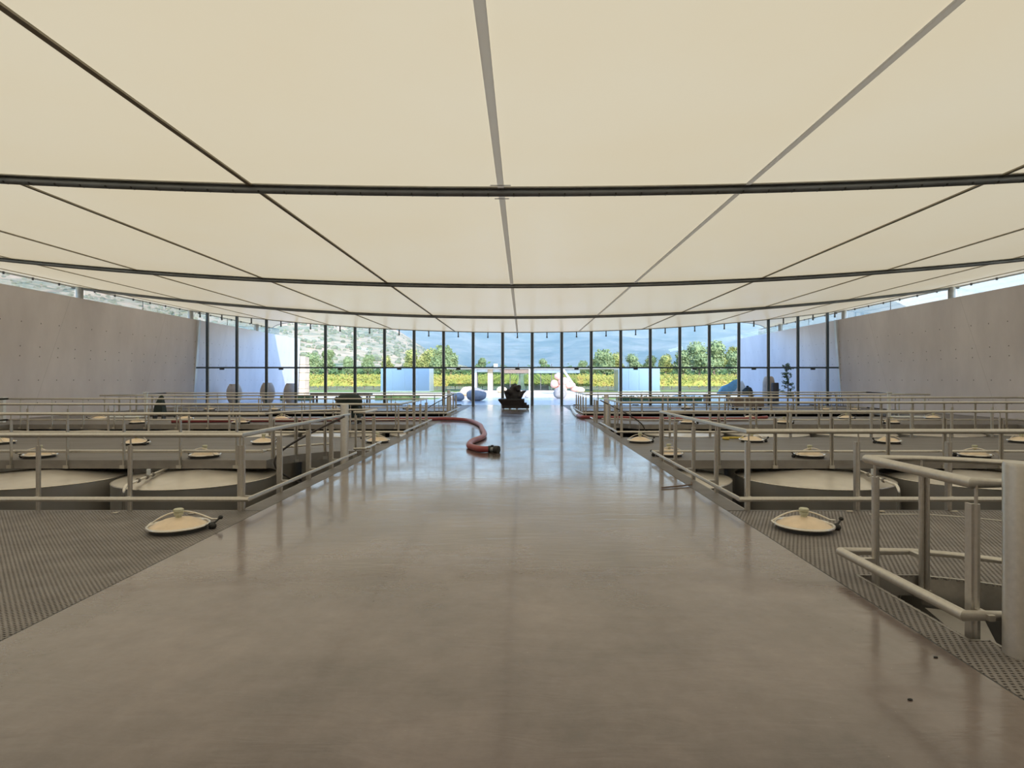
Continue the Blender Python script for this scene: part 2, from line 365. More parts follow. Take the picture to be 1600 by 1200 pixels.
for x in (-7.0, -5.6, -4.2, -3.0): a.box(x-.02, 2.0, -.10, x+.02, 7.2, -.031)
for y in (3.3, 4.6, 5.9, 7.2): a.box(-7.4, y-.02, -.10, -2.9, y+.02, -.031)
struct(a.build('trim_3', 'dark'), 'support bars under the near left grating')
a = MB()
for x in (5.2, 6.4): a.box(x-.02, 2.0, -.10, x+.02, 7.2, -.031)
for y in (5.0, 6.1, 7.2): a.box(2.9, y-.02, -.10, 6.9, y+.02, -.031)
struct(a.build('trim_4', 'dark'), 'support bars under the near right grating')
struct(MB().box(-FW-.013, YB, -.16, -FW, 37.2, -.001).build('trim_5', 'dark'), 'dark joint along the left walkway edge')
struct(MB().box(FW, YB, -.16, FW+.013, 37.2, -.001).build('trim_6', 'dark'), 'dark joint along the right walkway edge')
# fascias (steel edge channels of the decks)
tn = 7
def fascia(path, name_label, z0=-0.17, th=0.02, mat='fascia'):
    global tn
    mb = MB()
    for (x0, y0), (x1, y1) in zip(path, path[1:]):
        d = Vector((x1-x0, y1-y0, 0)); L = d.length
        if L < 1e-4: continue
        n = Vector((-d.y, d.x, 0))/L*th/2
        b = len(mb.v)
        for z in (z0, -0.002):
            for q in ((x0-n.x, y0-n.y), (x0+n.x, y0+n.y), (x1+n.x, y1+n.y), (x1-n.x, y1-n.y)): mb.v.append((q[0], q[1], z))
        mb.f += [(b, b+3, b+2, b+1), (b+4, b+5, b+6, b+7), (b, b+1, b+5, b+4), (b+1, b+2, b+6, b+5), (b+2, b+3, b+7, b+6), (b+3, b, b+4, b+7)]
    o = mb.build('trim_%d' % tn, mat); tn += 1
    return struct(o, name_label)
for side in 'LR':
    s = -1 if side == 'L' else 1
    for k, (y0, y1) in enumerate(OPEN):
        inner = s*EDGE
        if side == 'L' and k == 0:
            a = [(-x, y) for x, y in arc(3.24, 11.85, RS, 175, 2) if x >= EDGE and y > y1]
            far = [(inner, 11.85+RS-.02)] + a + [(s*(3.24+RS), y1), (s*OUT, y1)]
        elif side == 'R' and k == 1:
            a = [(x, y) for x, y in arc(3.24, 20.4, RS, 140, 0, 30) if y > y1 and x >= EDGE]
            far = [(inner, 20.4+RS-.02)] + a + [(a[-1][0], y1), (OUT, y1)]
        else: far = [(inner, y1), (s*OUT, y1)]
        fascia([(inner+s*.01, y0), far[0]], 'steel edge of the walkway side of an opening')
        fascia(far, 'steel edge channel on the far side of the %s %s opening' % (ORD[k], SIDE[side]))
        fascia([(s*EDGE, y0), (s*OUT, y0)], 'steel edge channel on the near side of the %s %s opening' % (ORD[k], SIDE[side]))
        fascia([(s*OUT, y0), (s*OUT, y1)], 'steel edge at the wall end of the %s %s opening' % (ORD[k], SIDE[side]))
# stair opening at the near right
fascia([(EDGE, 3.62), (EDGE, 4.85), (3.62, 4.85)], 'steel channel round the near right stair opening', mat='fascia')
ar = [(x, y) for x, y in arc(3.25, 3.44, 1.44, 75, -178, 40) if x > 3.22]
fascia(ar, 'curved bright steel ring lining the near right stair opening', z0=-0.24, mat='steel')
fascia([(EDGE, 3.63), (3.23, 3.63), (3.23, 2.05)], 'steel lip on the walkway side of the stair opening')

# ------------------------------------------------------------------ side walls
def wallpoly(s): return [(s*20.9, -4.0), (s*20.45, 5.45), (s*21.45, 5.45), (s*22.0, -4.0)]
for s, nme in ((-1, 'wall_left'), (1, 'wall_right')):
    p = wallpoly(s); mb = MB()
    p0 = [(x, z) for x, z in p]
    ye = 55.0
    mb.loft([[(x, YB, z) for x, z in p0], [(x, ye, z) for x, z in p0]])
    struct(mb.build(nme, 'wall'), 'tall leaning cast concrete wall on the %s' % ('left' if s < 0 else 'right'))
pts = [(x, rz(x)-.02) for x in [21.4*math.cos(i*PI/24) for i in range(25)]]
mb = MB(); poly = [(22, -4), (22, 5.4)]+[(x, z) for x, z in pts]+[(-22, 5.4), (-22, -4)]
mb.loft([[(x, YB-.4, z) for x, z in poly], [(x, YB, z) for x, z in poly]])
struct(mb.build('wall_back', 'wall'), 'concrete wall behind the viewpoint')
# ------------------------------------------------------------------ roof: membrane, ribs, beams
ceil = empty('ceiling', (0, 0, 0)); struct(ceil, 'long translucent cream fabric roof sagging gently to the middle')
mb = MB(); XE = 21.75; nx = 48; ys = [YB-.4+i*(YG+.0-YB+.4)/10 for i in range(11)]
def roofz(x): return rz(x)
for j, y in enumerate(ys):
    for i in range(nx+1):
        x = -XE+2*XE*i/nx; mb.v.append((x, y, roofz(x)))
for j in range(10):
    for i in range(nx):
        a = j*(nx+1)+i; mb.f.append((a, a+1, a+nx+2, a+nx+1))
mb.build('membrane', 'membrane', ceil, True)
for s in (-1, 1):        # wings of fabric reaching out over the side walls
    mb = MB(); n = 16
    for i in range(n+1):
        x = 14+(XE-14)*i/n; u = i/n; ymax = YG+14.3*u**1.25
        for j in range(9):
            y = YG+(ymax-YG)*j/8; mb.v.append((s*x, y, roofz(x)-0.0*j))
    for i in range(n):
        for j in range(8):
            a = i*9+j; mb.f.append((a, a+1, a+10, a+9) if s < 0 else (a, a+9, a+10, a+1))
    mb.build('membrane_wing', 'membrane', ceil, True)
    edge = [(s*(14+(XE-14)*i/16), YG+14.3*(i/16)**1.25, roofz(14+(XE-14)*i/16)) for i in range(17)]
    MB().tube(edge, 0.035, 6).build('edge_cable', 'column', ceil, True)
for k in range(-5, 6):
    x = k*4.0 if k != 1 else 3.93
    z = roofz(x); wd = 0.05 if k == 0 else 0.036
    sl_ = 0.0064*x
    MB().loft([[(x-wd, y, z-.004-sl_*wd), (x+wd, y, z-.004+sl_*wd), (x+wd, y, z-.03+sl_*wd), (x-wd, y, z-.03-sl_*wd)] for y in (YB, YG)]).build('rib', 'rib' if k in (0, 1) else 'ribdark', ceil)
for kb, y in enumerate((0.0, 9.43, 18.86, 28.29)):
    xs = [-21.3+42.6*i/40 for i in range(41)]
    fl = MB().loft([[(x, y-.09, rz(x)-.005), (x, y+.09, rz(x)-.005), (x, y+.09, rz(x)-.025), (x, y-.09, rz(x)-.025)] for x in xs]).build('beam_flange', 'beamlight', ceil)
    bm = MB().tube([(x, y, rz(x)-.085) for x in xs], 0.055, 10).build('beam', 'beam', ceil, True)
    if kb == 1:
        cl = MB()
        for i in range(60):
            x = -12+24*i/59; cl.box(x-.010, y-.060, rz(x)-.13, x+.010, y+.050, rz(x)-.105)
        cl.build('clip_row', 'black', bm)
        MB().box(-.16, y-.25, 4.63, .16, y-.235, 4.645).box(-.12, y+.42, 4.63, .12, y+.435, 4.645).build('rib_bolt', 'rib', ceil)
xs = [-21.3+42.6*i/40 for i in range(41)]
MB().tube([(x, YG-.06, rz(x)-.03) for x in xs], 0.03, 6).build('edge_cable', 'column', ceil, True)
for s in (-1, 1):
    MB().tube([(s*21.4, y, rz(21.4)-.03) for y in (YB, 20, YG, 52)], 0.035, 6).build('edge_cable', 'dark', ceil, True)
cn = 30
for s in (-1, 1):
    for y in (0.0, 9.43, 18.86, 28.29, YG+.05, 47.1):
        c = MB().lathe([(0.16, 0), (0.16, rz(21)-5.45-.02)], 12, (s*20.95, y, 5.45)).build('trim_%d' % cn, 'column', None, True); cn += 1
        struct(c, 'short round steel roof prop on top of the %s wall' % ('left' if s < 0 else 'right'))
# ------------------------------------------------------------------ glass wall
MX = [-19.845+1.89*i for i in range(22)]
xs_b = [-20.75]+MX+[20.75]
TZ = 2.40
for i in range(len(xs_b)-1):
    xa, xb = xs_b[i], xs_b[i+1]
    wdo = empty('window_%d' % (i+1), ((xa+xb)/2, YG, 0)); struct(wdo, 'bay of the far glass wall')
    cx = (xa+xb)/2; A, B = xa-cx, xb-cx
    zt = lambda x: rz(x+cx)-.03
    if i == 0: A2 = A+.27; 
    for nm_, za, zb in (('lower_pane', 0.0, TZ), ('upper_pane', TZ, None)):
        ta = zt(A) if zb is None else zb; tb = zt(B) if zb is None else zb
        a0 = A+(0.1 if i == 0 and za > 0 else 0); b0 = B-(0.1 if i == len(xs_b)-2 and za > 0 else 0)
        a1 = A+(0.33 if i == 0 and za > 0 else 0.1 if i == 0 else 0); b1 = B-(0.33 if i == len(xs_b)-2 and za > 0 else 0.1 if i == len(xs_b)-2 else 0)
        if za == 0: a0, b0 = A, B
        MB().loft([[(a0+.02, y, za+.01), (b0-.02, y, za+.01), (b1-.02, y, tb-.01), (a1+.02, y, ta-.01)] for y in (-.008, .008)]).build(nm_, 'glass', wdo)
    MB().box(A, -.06, TZ-.05, B, .06, TZ+.05).build('transom', 'mullion', wdo)
    if i % 2 == 1:
        MB().box(-.14, -.09, TZ-.14, .14, .02, TZ-.05).build('transom_clip', 'dark', wdo, bevel=.02)
        MB().box(-.2, -.1, 0, .2, .05, .05).build('floor_clip', 'dark', wdo, bevel=.02)
    z = zt(0); MB().box(-.03, -.08, z-.28, .03, -.02, z).lathe([(.05, 0), (.05, .08)], 8, (0, -.05, z-.36)).build('roof_clip', 'dark', wdo)
    if i < len(xs_b)-2:
        MB().box(B-.055, -.11, 0, B+.055, .11, zt(B)).build('mullion', 'mullion', wdo)
        MB().box(B-.10, -.012, 0, B-.055, .012, zt(B)).box(B+.055, -.012, 0, B+.10, .012, zt(B)).build('mullion_seal', 'palepanel', wdo)
MB_j = None
for s in (-1, 1):
    j = MB().loft([[(s*20.88, y, 0), (s*20.72, y, 0), (s*20.31, y, 5.45), (s*20.47, y, 5.45)] for y in (YG-.12, YG+.12)]).build('trim_%d' % cn, 'palepanel'); cn += 1
    struct(j, 'pale jamb where the glass meets the %s concrete wall' % ('left' if s < 0 else 'right'))
# clerestory glazing above the side walls
wi = len(xs_b)
for s in (-1, 1):
    ys_ = [0.2, 9.2, 9.66, 18.6, 19.1, 28.0, 28.6, 37.4, 38.0, 46.9, 47.3, 51.5]
    for q in range(0, 12, 2):
        wo = empty('window_%d' % wi, (s*20.95, ys_[q], 5.45)); wi += 1; struct(wo, 'clerestory strip of glass on top of the %s wall' % ('left' if s < 0 else 'right'))
        Lh = ys_[q+1]-ys_[q]; zt_ = rz(20.95)-5.45-.02
        MB().box(-.006, 0, 0, .006, Lh, zt_).build('pane', 'glass', wo)
        hk = MB(); n = int(Lh/1.45)
        for h in range(n):
            y = .7+h*1.45; hk.box(-.03, y-.02, zt_-.12, .03, y+.02, zt_)
        hk.build('roof_clip', 'dark', wo)
        sm = MB(); sm.box(-.01, Lh/2-.012, 0, .01, Lh/2+.012, zt_); sm.build('pane_seam', 'dark', wo)

# ------------------------------------------------------------------ guardrails
def posts_along(p0, p1, n):
    p0 = Vector(p0); p1 = Vector(p1); return [p0.lerp(p1, (i+.5)/n) if False else p0.lerp(p1, i/n) for i in range(n+1)]
POST = {}
def post_mesh(h):
    key = round(h, 3)
    if key not in POST:
        mb = MB()
        mb.lathe([(.0215, -.16), (.0215, h-.13)], 10)
        mb.lathe([(.010, h-.13), (.010, h-.01)], 8)
        # flat bracket bar beside the tube, bolted to the deck edge
        mb.box(-.034, -.006, -.17, -.018, .05, h-.13)
        mb.box(-.05, -.02, -.165, .05, .055, -.10)
        mb.box(-.02, -.13, .14, .02, 0.0, .175)
        me = bpy.data.meshes.new('post'); me.from_pydata(mb.v, [], mb.f); me.materials.append(M['steel']); me.update(); POST[key] = me
    return POST[key]
def add_post(root, x, y, ang, h):
    o = bpy.data.objects.new('post', post_mesh(h)); COL.objects.link(o); o.parent = root; o.location = (x, y, 0); o.rotation_euler = (0, 0, ang)
RH = {'L': 0.925, 'R': 0.97}
def guard(side, k, y0, y1):
    s = -1 if side == 'L' else 1; h = RH[side]
    root = empty('guardrail', (0, 0, 0), 0, 'stainless tube guardrail round the %s opening in the deck %s of the walkway' % (ORD[k], SIDE[side]), 'guardrail')
    # front, far, walkway side, wall side
    ex = s*EDGE; ox = s*OUT; o_ = 0.13
    stair = (side, k) in (('L', 0), ('R', 1))
    yk = y1 if not stair else (y1 if side == 'L' else y1-.1)
    if stair and side == 'L':
        aa = [(-x, y) for x, y in arc(3.24, 11.85, RS+.02, 88, 2)]
        ab = [(-x, y) for x, y in arc(3.24, 11.85, RS+.14, 88, 2)]
    elif stair:
        aa = [(x, y) for x, y in arc(3.24, 20.4, RS+.02, 88, 38)]; ab = [(x, y) for x, y in arc(3.24, 20.4, RS+.14, 88, 38)]
    else: aa = []; ab = []
    if stair and side == 'L':
        top = [(ex, 11.72, h), (ex, y0, h), (ox, y0, h), (ox, y1, h)]+[(x, y, h) for x, y in [(-3.24-RS-.02, y1)]+aa[::-1]]+[(ex+.12, 11.85+RS, h), (ex+.12, 12.35, h), (ex-.1, 12.35, h)]
        i_ = ex+o_*1; bot = [(i_, 11.72, .16), (i_, y0-o_, .16), (ox-o_, y0-o_, .16), (ox-o_, y1+o_, .16)]+[(x, y, .16) for x, y in [(-3.24-RS-.14, y1+o_)]+ab[4:][::-1]]
        bot2 = [(ex-.1, 12.35, .16), (i_, 12.35, .16), (i_, 13.76, .16)]
        MB().tube(bot2, .022, 8).build('bottom_rail', 'steel', root, True)
        ptsw = [(ex, y0+.02+i*1.13) for i in range(4)]+[(ex+.1, 12.45), (ex+.1, 13.3)]
        for x, y in ptsw: add_post(root, x, y, PI/2, h)
        for x, y in aa[1::4]: add_post(root, x, y, math.atan2(y-11.85, x+3.24)+PI/2, h)
    elif stair:
        top = [(ex, 20.1, h), (ex, y0, h), (ox, y0, h), (ox, y1, h), (aa[-1][0], y1, h)]+[(x, y, h) for x, y in aa[::-1]]
        i_ = ex-o_; bot = [(i_, 20.0, .16), (i_, y0-o_, .16), (ox+o_, y0-o_, .16), (ox+o_, y1+o_, .16), (ab[-1][0]+.3, y1+o_, .16)]+[(x, y, .16) for x, y in ab[::-1]]
        MB().tube([(i_, 21.9, .16), (i_, 22.85, .16)], .022, 8).build('bottom_rail', 'steel', root, True)
        for i in range(4): add_post(root, ex, y0+.02+i*1.13, -PI/2, h)
        for y in (22.05, 22.75): add_post(root, ex, y, -PI/2, h)
        for x, y in aa[1::5]: add_post(root, x, y, math.atan2(y-20.4, x-3.24)+PI/2, h)
    else:
        top = [(ex, y1, h), (ex, y0, h), (ox, y0, h), (ox, y1, h), (ex, y1, h)]
        i_ = ex-s*o_; bot = [(i_, y1+o_, .16), (i_, y0-o_, .16), (ox+s*o_, y0-o_, .16), (ox+s*o_, y1+o_, .16), (i_, y1+o_, .16)]
        for i in range(1, 5): add_post(root, ex, y0+.02+i*1.13, -s*PI/2 if s > 0 else PI/2, h)
    MB().tube(top, .022, 8).build('top_rail', 'steel', root, True)
    MB().tube(bot, .022, 8).build('bottom_rail', 'steel', root, True)
    n = int((OUT-EDGE)/1.13)
    for i in range(n+1):
        add_post(root, s*(EDGE+.25+i*1.13) if i else s*(EDGE+.03), y0, 0, h)
        if stair and i < 2: continue
        add_post(root, s*(EDGE+.03+i*1.13), y1, PI, h)
    for i in range(1, 4): add_post(root, ox, y0+i*1.2, s*PI/2, h)
    return root
for side in 'LR':
    for k, (y0, y1) in enumerate(OPEN): guard(side, k, y0, y1)
# near right stair guardrail
root = empty('guardrail', (0, 0, 0), 0, 'stainless guardrail round the stair opening at the near right', 'guardrail')
h = 0.955
aa = [(x, y) for x, y in arc(3.25, 3.44, 1.44, 72, -60, 24)]
ab = [(x, y) for x, y in arc(3.25, 3.44, 1.55, 72, -60, 24)]
MB().tube([(3.40, 3.69, h), (3.17, 3.69, h), (3.17, 4.83, h), (3.62, 4.84, h)]+[(x, y, h) for x, y in aa], .025, 10).build('top_rail', 'steel', root, True)
MB().tube([(3.42, 3.60, .16), (3.05, 3.60, .16), (3.02, 4.95, .16), (3.62, 4.95, .16)]+[(x, y, .16) for x, y in ab[1:]], .025, 10).build('bottom_rail', 'steel', root, True)
MB().tube([(3.19, 4.83, .50), (3.64, 4.83, .50)]+[(x, y, .50) for x, y in aa], .005, 6).build('mid_wire', 'steel', root, True)
for x, y, a in ((3.17, 4.72, -PI/2), (3.60, 4.80, PI), (3.19, 3.69, 0.0), (4.28, 4.45, PI*.75), (4.68, 3.4, PI/2)): add_post(root, x, y, a, h)
# ------------------------------------------------------------------ spiral stairs
def spiral(cx, cy, s, label, start, rail=True):
    st = empty('spiral_stair', (cx, cy, -4.0), 0, label, 'stair')
    MB().lathe([(.078, 0), (.08, 5.10), (.074, 5.12)], 24).build('newel_post', 'steel', st, True)
    for i in range(19):
        a0 = start - s*0 + (-1 if s > 0 else 1)*0; a = math.radians(start+(s)*(-17)*i) if s > 0 else math.radians(start+17*(-1)*i*-s*-1)
        a = math.radians(start + (17*i if s > 0 else -17*i)); da = math.radians(17)*(1 if s > 0 else -1); z = 4.0-.2-.19*i
        p = [(.07*math.cos(a), .07*math.sin(a)), (1.25*math.cos(a), 1.25*math.sin(a)), (1.25*math.cos(a+da), 1.25*math.sin(a+da)), (.07*math.cos(a+da), .07*math.sin(a+da))]
        if da < 0: p.reverse()
        MB().prism(p, z-.035, z).build('tread', 'fascia', st)
    if rail:
        pts = []; n = 40
        for i in range(n+1):
            t = i/n*250; a = math.radians(start+(t if s > 0 else -t)); pts.append((1.3*math.cos(a), 1.3*math.sin(a), 4.95-t/17*.19))
        MB().tube(pts, .02, 8).build('handrail', 'darkframe', st, True)
        for t in (30, 65, 100, 135, 170):
            a = math.radians(start+(t if s > 0 else -t)); MB().tube([(1.3*math.cos(a), 1.3*math.sin(a), 4.0-.2-t/17*.19-.1), (1.3*math.cos(a), 1.3*math.sin(a), 4.94-t/17*.19)], .014, 6).build('baluster', 'steel', st, True)
    return st
spiral(-3.24, 11.85, -1, 'spiral stair with steel centre post at the far end of the nearest left opening', -73)
spiral(3.24, 20.4, 1, 'spiral stair with steel centre post in the second right opening', -107)
spiral(3.25, 3.44, 1, 'thick steel stair post standing at the near right edge of the photo', 60, False)
spiral(-3.24, 28.5, -1, 'small distant spiral stair post on the left near the glass wall', -73)

# ------------------------------------------------------------------ tanks
TR = 1.43
def make_tank():
    r = empty('steel_tank', (0, 0, 0))
    MB().lathe([(TR, -3.7), (TR, -.31), (TR-.015, -.30)], 64).build('shell', 'tanksteel', r, True)
    MB().lathe([(TR-.01, -.315), (TR-.02, -.295), (TR*.55, -.235), (.1, -.185), (.01, -.183)], 64).build('lid', 'lidsteel', r, True)
    MB().tube([(TR*math.cos(i*2*PI/64), TR*math.sin(i*2*PI/64), -.305) for i in range(64)], .010, 6, True).build('lid_seam', 'rim', r, True)
    return r
proto = None
for (row, Y, ks) in ((0, 11.62, (1, 2, 3, 4)), (1, 21.1, (1, 2, 3, 4, 5, 6))):
    for side in 'LR':
        s = -1 if side == 'L' else 1
        for k in ks:
            if (side, row, k) in (('L', 0, 1), ('R', 1, 1)): continue
            if proto is None: proto = make_tank(); t = proto
            else: t = copy_tree(proto)
            x = {1: 3.05, 2: 6.05, 3: 9.05}.get(k, 3.03*k)
            if k == 1: x = 2.85+.12
            t.location = (s*x, Y, 0)
            tag(t, 'round stainless tank in the %s %s opening, %s from the walkway' % (ORD[row], SIDE[side], ORD[k-1] if k > 1 else 'nearest'), 'tank', 'wine tanks below the grating')
# pipes on the near tanks
def pipe(pts, label):
    r = empty('fill_pipe', pts[0], 0, label, 'pipe'); o = Vector(pts[0])
    loc = [Vector(p)-o for p in pts]
    MB().tube(loc, .026, 10).build('pipe', 'rim', r, True)
    a, b = loc[-2], loc[-1]
    for t in (.25, .45, .6):
        p = a.lerp(b, t); d = (b-a).normalized()*.02
        MB().tube([p-d, p+d], .042, 10).build('clamp', 'fascia', r, True)
    p = a.lerp(b, .5); MB().box(p.x-.03, p.y-.02, p.z+.02, p.x+.03, p.y+.02, p.z+.13).build('valve_handle', 'white', r, bevel=.005)
def bend(p, q, e, z):
    x0, y0 = p; x1, y1 = q; d = Vector((x1-x0, y1-y0, 0)).normalized()
    pts = [(x0, y0, -3.8), (x0, y0, z-.12)]
    for i in range(1, 6):
        a = PI/2*i/5; pts.append((x0+d.x*.12*(1-math.cos(a)), y0+d.y*.12*(1-math.cos(a)), z-.12+.12*math.sin(a)))
    pts += [(x1, y1, e)]; return pts
pipe(bend((-6.43, 10.0), (-6.75, 11.75), -.165, -.20), 'bent steel fill pipe with clamps between the near left tanks')
pipe(bend((6.75, 10.02), (6.95, 11.75), -.165, -.20), 'bent steel fill pipe with clamps beside the near right tank')

# ------------------------------------------------------------------ tank hatches
def make_hatch():
    r = empty('tank_hatch', (0, 0, 0))
    MB().lathe([(.30, -.17), (.30, .045), (.285, .05)], 32).build('neck', 'dark', r, True)
    rr = [(.325*math.cos(i*2*PI/40), .325*math.sin(i*2*PI/40), .062) for i in range(40)]
    MB().tube(rr, .018, 8, True).build('rim', 'rim', r, True)
    MB().lathe([(.31, .055), (.295, .062), (.24, .10), (.16, .14), (.08, .16), (.01, .165)], 36).build('dome', 'cream', r, True)
    k = MB().lathe([(.035, .15), (.035, .19), (.050, .195), (.052, .225), (.043, .23), (.056, .242), (.056, .27), (.046, .28), (.01, .282)], 20).build('vent_cap', 'valve', r, True)
    arc_ = [(-.34+.68*i/12, .10, .07+.15*math.sin(PI*(i/12)**.9*.93)) for i in range(13)]
    MB().tube(arc_+[(.40, .10, .10)], .010, 8).build('arm', 'rim', r, True)
    MB().tube([(-.34, .10, .075), (-.335, .0, .065)], .012, 6).build('hinge', 'rim', r, True)
    cl = MB().tube([(.33, 0, .06), (.40, .02, .075), (.45, .06, .13)], .012, 6).sphere((.45, .06, .13), .028).sphere((.38, 0, .03), .045).build('clamp_knob', 'black', r, True)
    return r
hp = make_hatch()
HATCH = [(279, 815, 'L', 0, 0.15, 1), (1256, 814, 'R', 0, -0.1, 1)]
rows = [('L', 1, [(320, 708), (62, 709)]), ('L', 1, [(590, 685), (412, 687), (213, 688), (2, 687)]), ('L', 2, [(375, 661), (215, 661)]), ('L', 2, [(440, 651), (290, 651), (155, 651)]), ('L', 3, [(640, 634), (525, 636), (428, 637), (327, 637)]),
        ('R', 1, [(1045, 705), (1265, 707), (1523, 708)]), ('R', 1, [(1000, 685), (1175, 684), (1388, 686), (1596, 685)]), ('R', 2, [(1075, 659.5), (1225, 660), (1393, 660)]), ('R', 2, [(1172, 650), (1322, 650), (1458, 650)]), ('R', 3, [(1072, 635), (1290, 638), (1336, 640)])]
TURN = ['lid']
allh = []
for px, py, sd, b, a, f in HATCH: allh.append((px, py, sd, 0, 0, 0, a))
seen = {}
for sd, b, lst in rows:
    c = seen.get((sd, b), 0); seen[(sd, b)] = c+1
    for i, (px, py) in enumerate(lst): allh.append((px, py, sd, b, c, i, random.uniform(-.5, .5)+(PI if random.random() < .4 else 0)))
for n_, (px, py, sd, b, c, i, a) in enumerate(allh):
    t = hp if n_ == 0 else copy_tree(hp)
    p = onplane(px, py+2, 0.07)
    lo, hi = BANDS[b]; p.y = min(max(p.y, lo+.43), hi-.45)
    if sd == 'L' and b == 3 and px == 640: p.y = 32.5
    p.x = CAMX+(px-CX)*p.y/F
    t.location = (p.x, p.y, 0); t.rotation_euler = (0, 0, a); t.scale = (.9, .9, .9 if b else .8)
    if b == 0: lab = 'cream domed tank hatch with pale vent cap in the nearest %s grating deck' % SIDE[sd]
    else: lab = 'domed tank hatch in the %s %s deck, %s row, %s from the walkway' % (BN[b], SIDE[sd], 'front' if c == 0 else 'rear', ORD[i])
    tag(t, lab, 'hatch', 'tank hatches in the grating decks')

# ------------------------------------------------------------------ hoses
def smooth(pts, n=8):
    P = [Vector(p) for p in pts]; out = []
    for i in range(len(P)-1):
        p0 = P[max(i-1, 0)]; p1 = P[i]; p2 = P[i+1]; p3 = P[min(i+2, len(P)-1)]
        for k in range(n):
            t = k/n; out.append(.5*((2*p1)+(-p0+p2)*t+(2*p0-5*p1+4*p2-p3)*t*t+(-p0+3*p1-3*p2+p3)*t*t*t))
    out.append(P[-1]); return out
HR = .07
def hpnt(px, py): p = onplane(px, py, HR); p.z = HR+.002; return p
def hose(pix, label):
    pts = smooth([hpnt(*q) for q in pix]); o = Vector((pts[0].x, pts[0].y, 0))
    r = empty('hose', o, 0, label, 'hose')
    MB().tube([p-o for p in pts], HR, 14).build('hose_tube', 'hose', r, True)
    return r, o
r, o = hose([(766, 702), (752, 702), (739, 699), (733, 696), (737, 690), (747, 686), (755, 682), (757, 677), (753, 670), (751, 665), (742, 660), (730, 656.5), (712, 655), (690, 654.5), (668, 655), (620, 655.3), (560, 655.6), (480, 656.3), (400, 657), (330, 657.5), (285, 658), (268, 658.3)], 'thick red hose snaking off the left grating onto the walkway')
a = hpnt(764, 702)-o; b = hpnt(779, 703)-o; c = a.lerp(b, .35); d = a.lerp(b, .6)
cp = MB().tube([a, a.lerp(b, .25)], .08, 16).tube([d, b], .088, 16).build('coupling', 'black', r, True)
MB().tube([a.lerp(b, .25), d], .066, 16).build('collar', 'hosecouple', cp, True)
MB().box(c.x-.03, c.y-.12, .0, c.x+.03, c.y+.12, .03).box(c.x-.03, c.y-.03, .13, c.x+.03, c.y+.03, .17).build('coupling_lug', 'black', cp)
r, o = hose([(903, 649.5), (910, 651.5), (925, 652), (960, 652.5), (1010, 654), (1080, 655), (1150, 655), (1190, 653), (1198, 652)], 'thick red hose lying across the right grating deck')
pts = smooth([hpnt(903, 649.5), hpnt(898, 645), hpnt(895, 640), hpnt(893, 636)]); MB().tube([p-o for p in pts], .078, 12).build('hose_end', 'palepanel', r, True)

# ------------------------------------------------------------------ equipment on the decks
def remesh(o, vox):
    md = o.modifiers.new('remesh', 'REMESH'); md.mode = 'VOXEL'; md.voxel_size = vox; md.use_smooth_shade = True
# carved wooden root sculpture on its plinth
SY = 32.6
c0 = at(803, 640, SY); st = empty('root_sculpture', (c0.x, SY, 0), 0, 'dark root-like wooden sculpture on a stepped plinth near the glass wall', 'sculpture')
def lp(px, py): p = at(px, py, SY); return Vector((p.x-c0.x, 0, max(p.z, 0)))
A = MB()
A.tube([lp(803, 624)+Vector((0, 0, -.05)), lp(802, 617), lp(802.5, 610), lp(804, 605), lp(803, 600)], [.34, .36, .30, .25, .12], 12)
A.tube([lp(797, 622), lp(793, 617), lp(790, 612.5), lp(788, 610)], [.22, .16, .10, .03], 8)
A.tube([lp(808, 622), lp(813, 617), lp(817, 613), lp(822, 610.5)], [.24, .17, .10, .03], 8)
A.tube([lp(800, 614)+Vector((0, -.2, 0)), lp(794, 611)+Vector((0, -.3, 0)), lp(789, 613)+Vector((0, -.2, 0))], [.18, .12, .05], 8)
A.tube([lp(806, 608)+Vector((0, -.1, 0)), lp(810, 606)+Vector((0, -.2, 0)), lp(810, 611)+Vector((0, -.3, 0))], [.17, .14, .08], 8)
for _ in range(16):
    A.sphere((random.uniform(-.3, .3), random.uniform(-.25, .2), random.uniform(.6, 1.25)), random.uniform(.09, .16), 8, 6)
ob = A.build('root_body', 'darkwood', st, True); remesh(ob, .035)
def bx(px0, py0, px1, py1, d0, d1, name, mat, par, bev=.02):
    a = lp(px0, py0); b = lp(px1, py1); return MB().box(a.x, d0, max(0, b.z), b.x, d1, a.z).build(name, mat, par, bevel=bev)
MB().loft([[(lp(785, 0).x, -.45, .22), (lp(819, 0).x, -.45, .22), (lp(819, 0).x, .45, .22), (lp(785, 0).x, .45, .22)], [(lp(779, 0).x, -.55, .50), (lp(819.5, 0).x, -.5, .50), (lp(819.5, 0).x, .5, .50), (lp(779, 0).x, .55, .50)], [(lp(779, 0).x, -.55, .57), (lp(819.5, 0).x, -.5, .57), (lp(819.5, 0).x, .5, .57), (lp(779, 0).x, .55, .57)]]).build('plinth', 'darkwood', st, bevel=.02)
MB().box(lp(785, 0).x, -.45, .06, lp(815, 0).x, .45, .22).box(lp(815, 0).x, -.4, .06, lp(827, 0).x, .35, .24).box(lp(813, 0).x, -.42, .22, lp(823, 0).x, .35, .36).build('step', 'darkwood', st, bevel=.015)
for x in (786, 797, 808, 824): MB().lathe([(.05, 0), (.05, .062)], 10, (lp(x, 0).x, -.3, 0)).build('foot', 'palepanel', st)
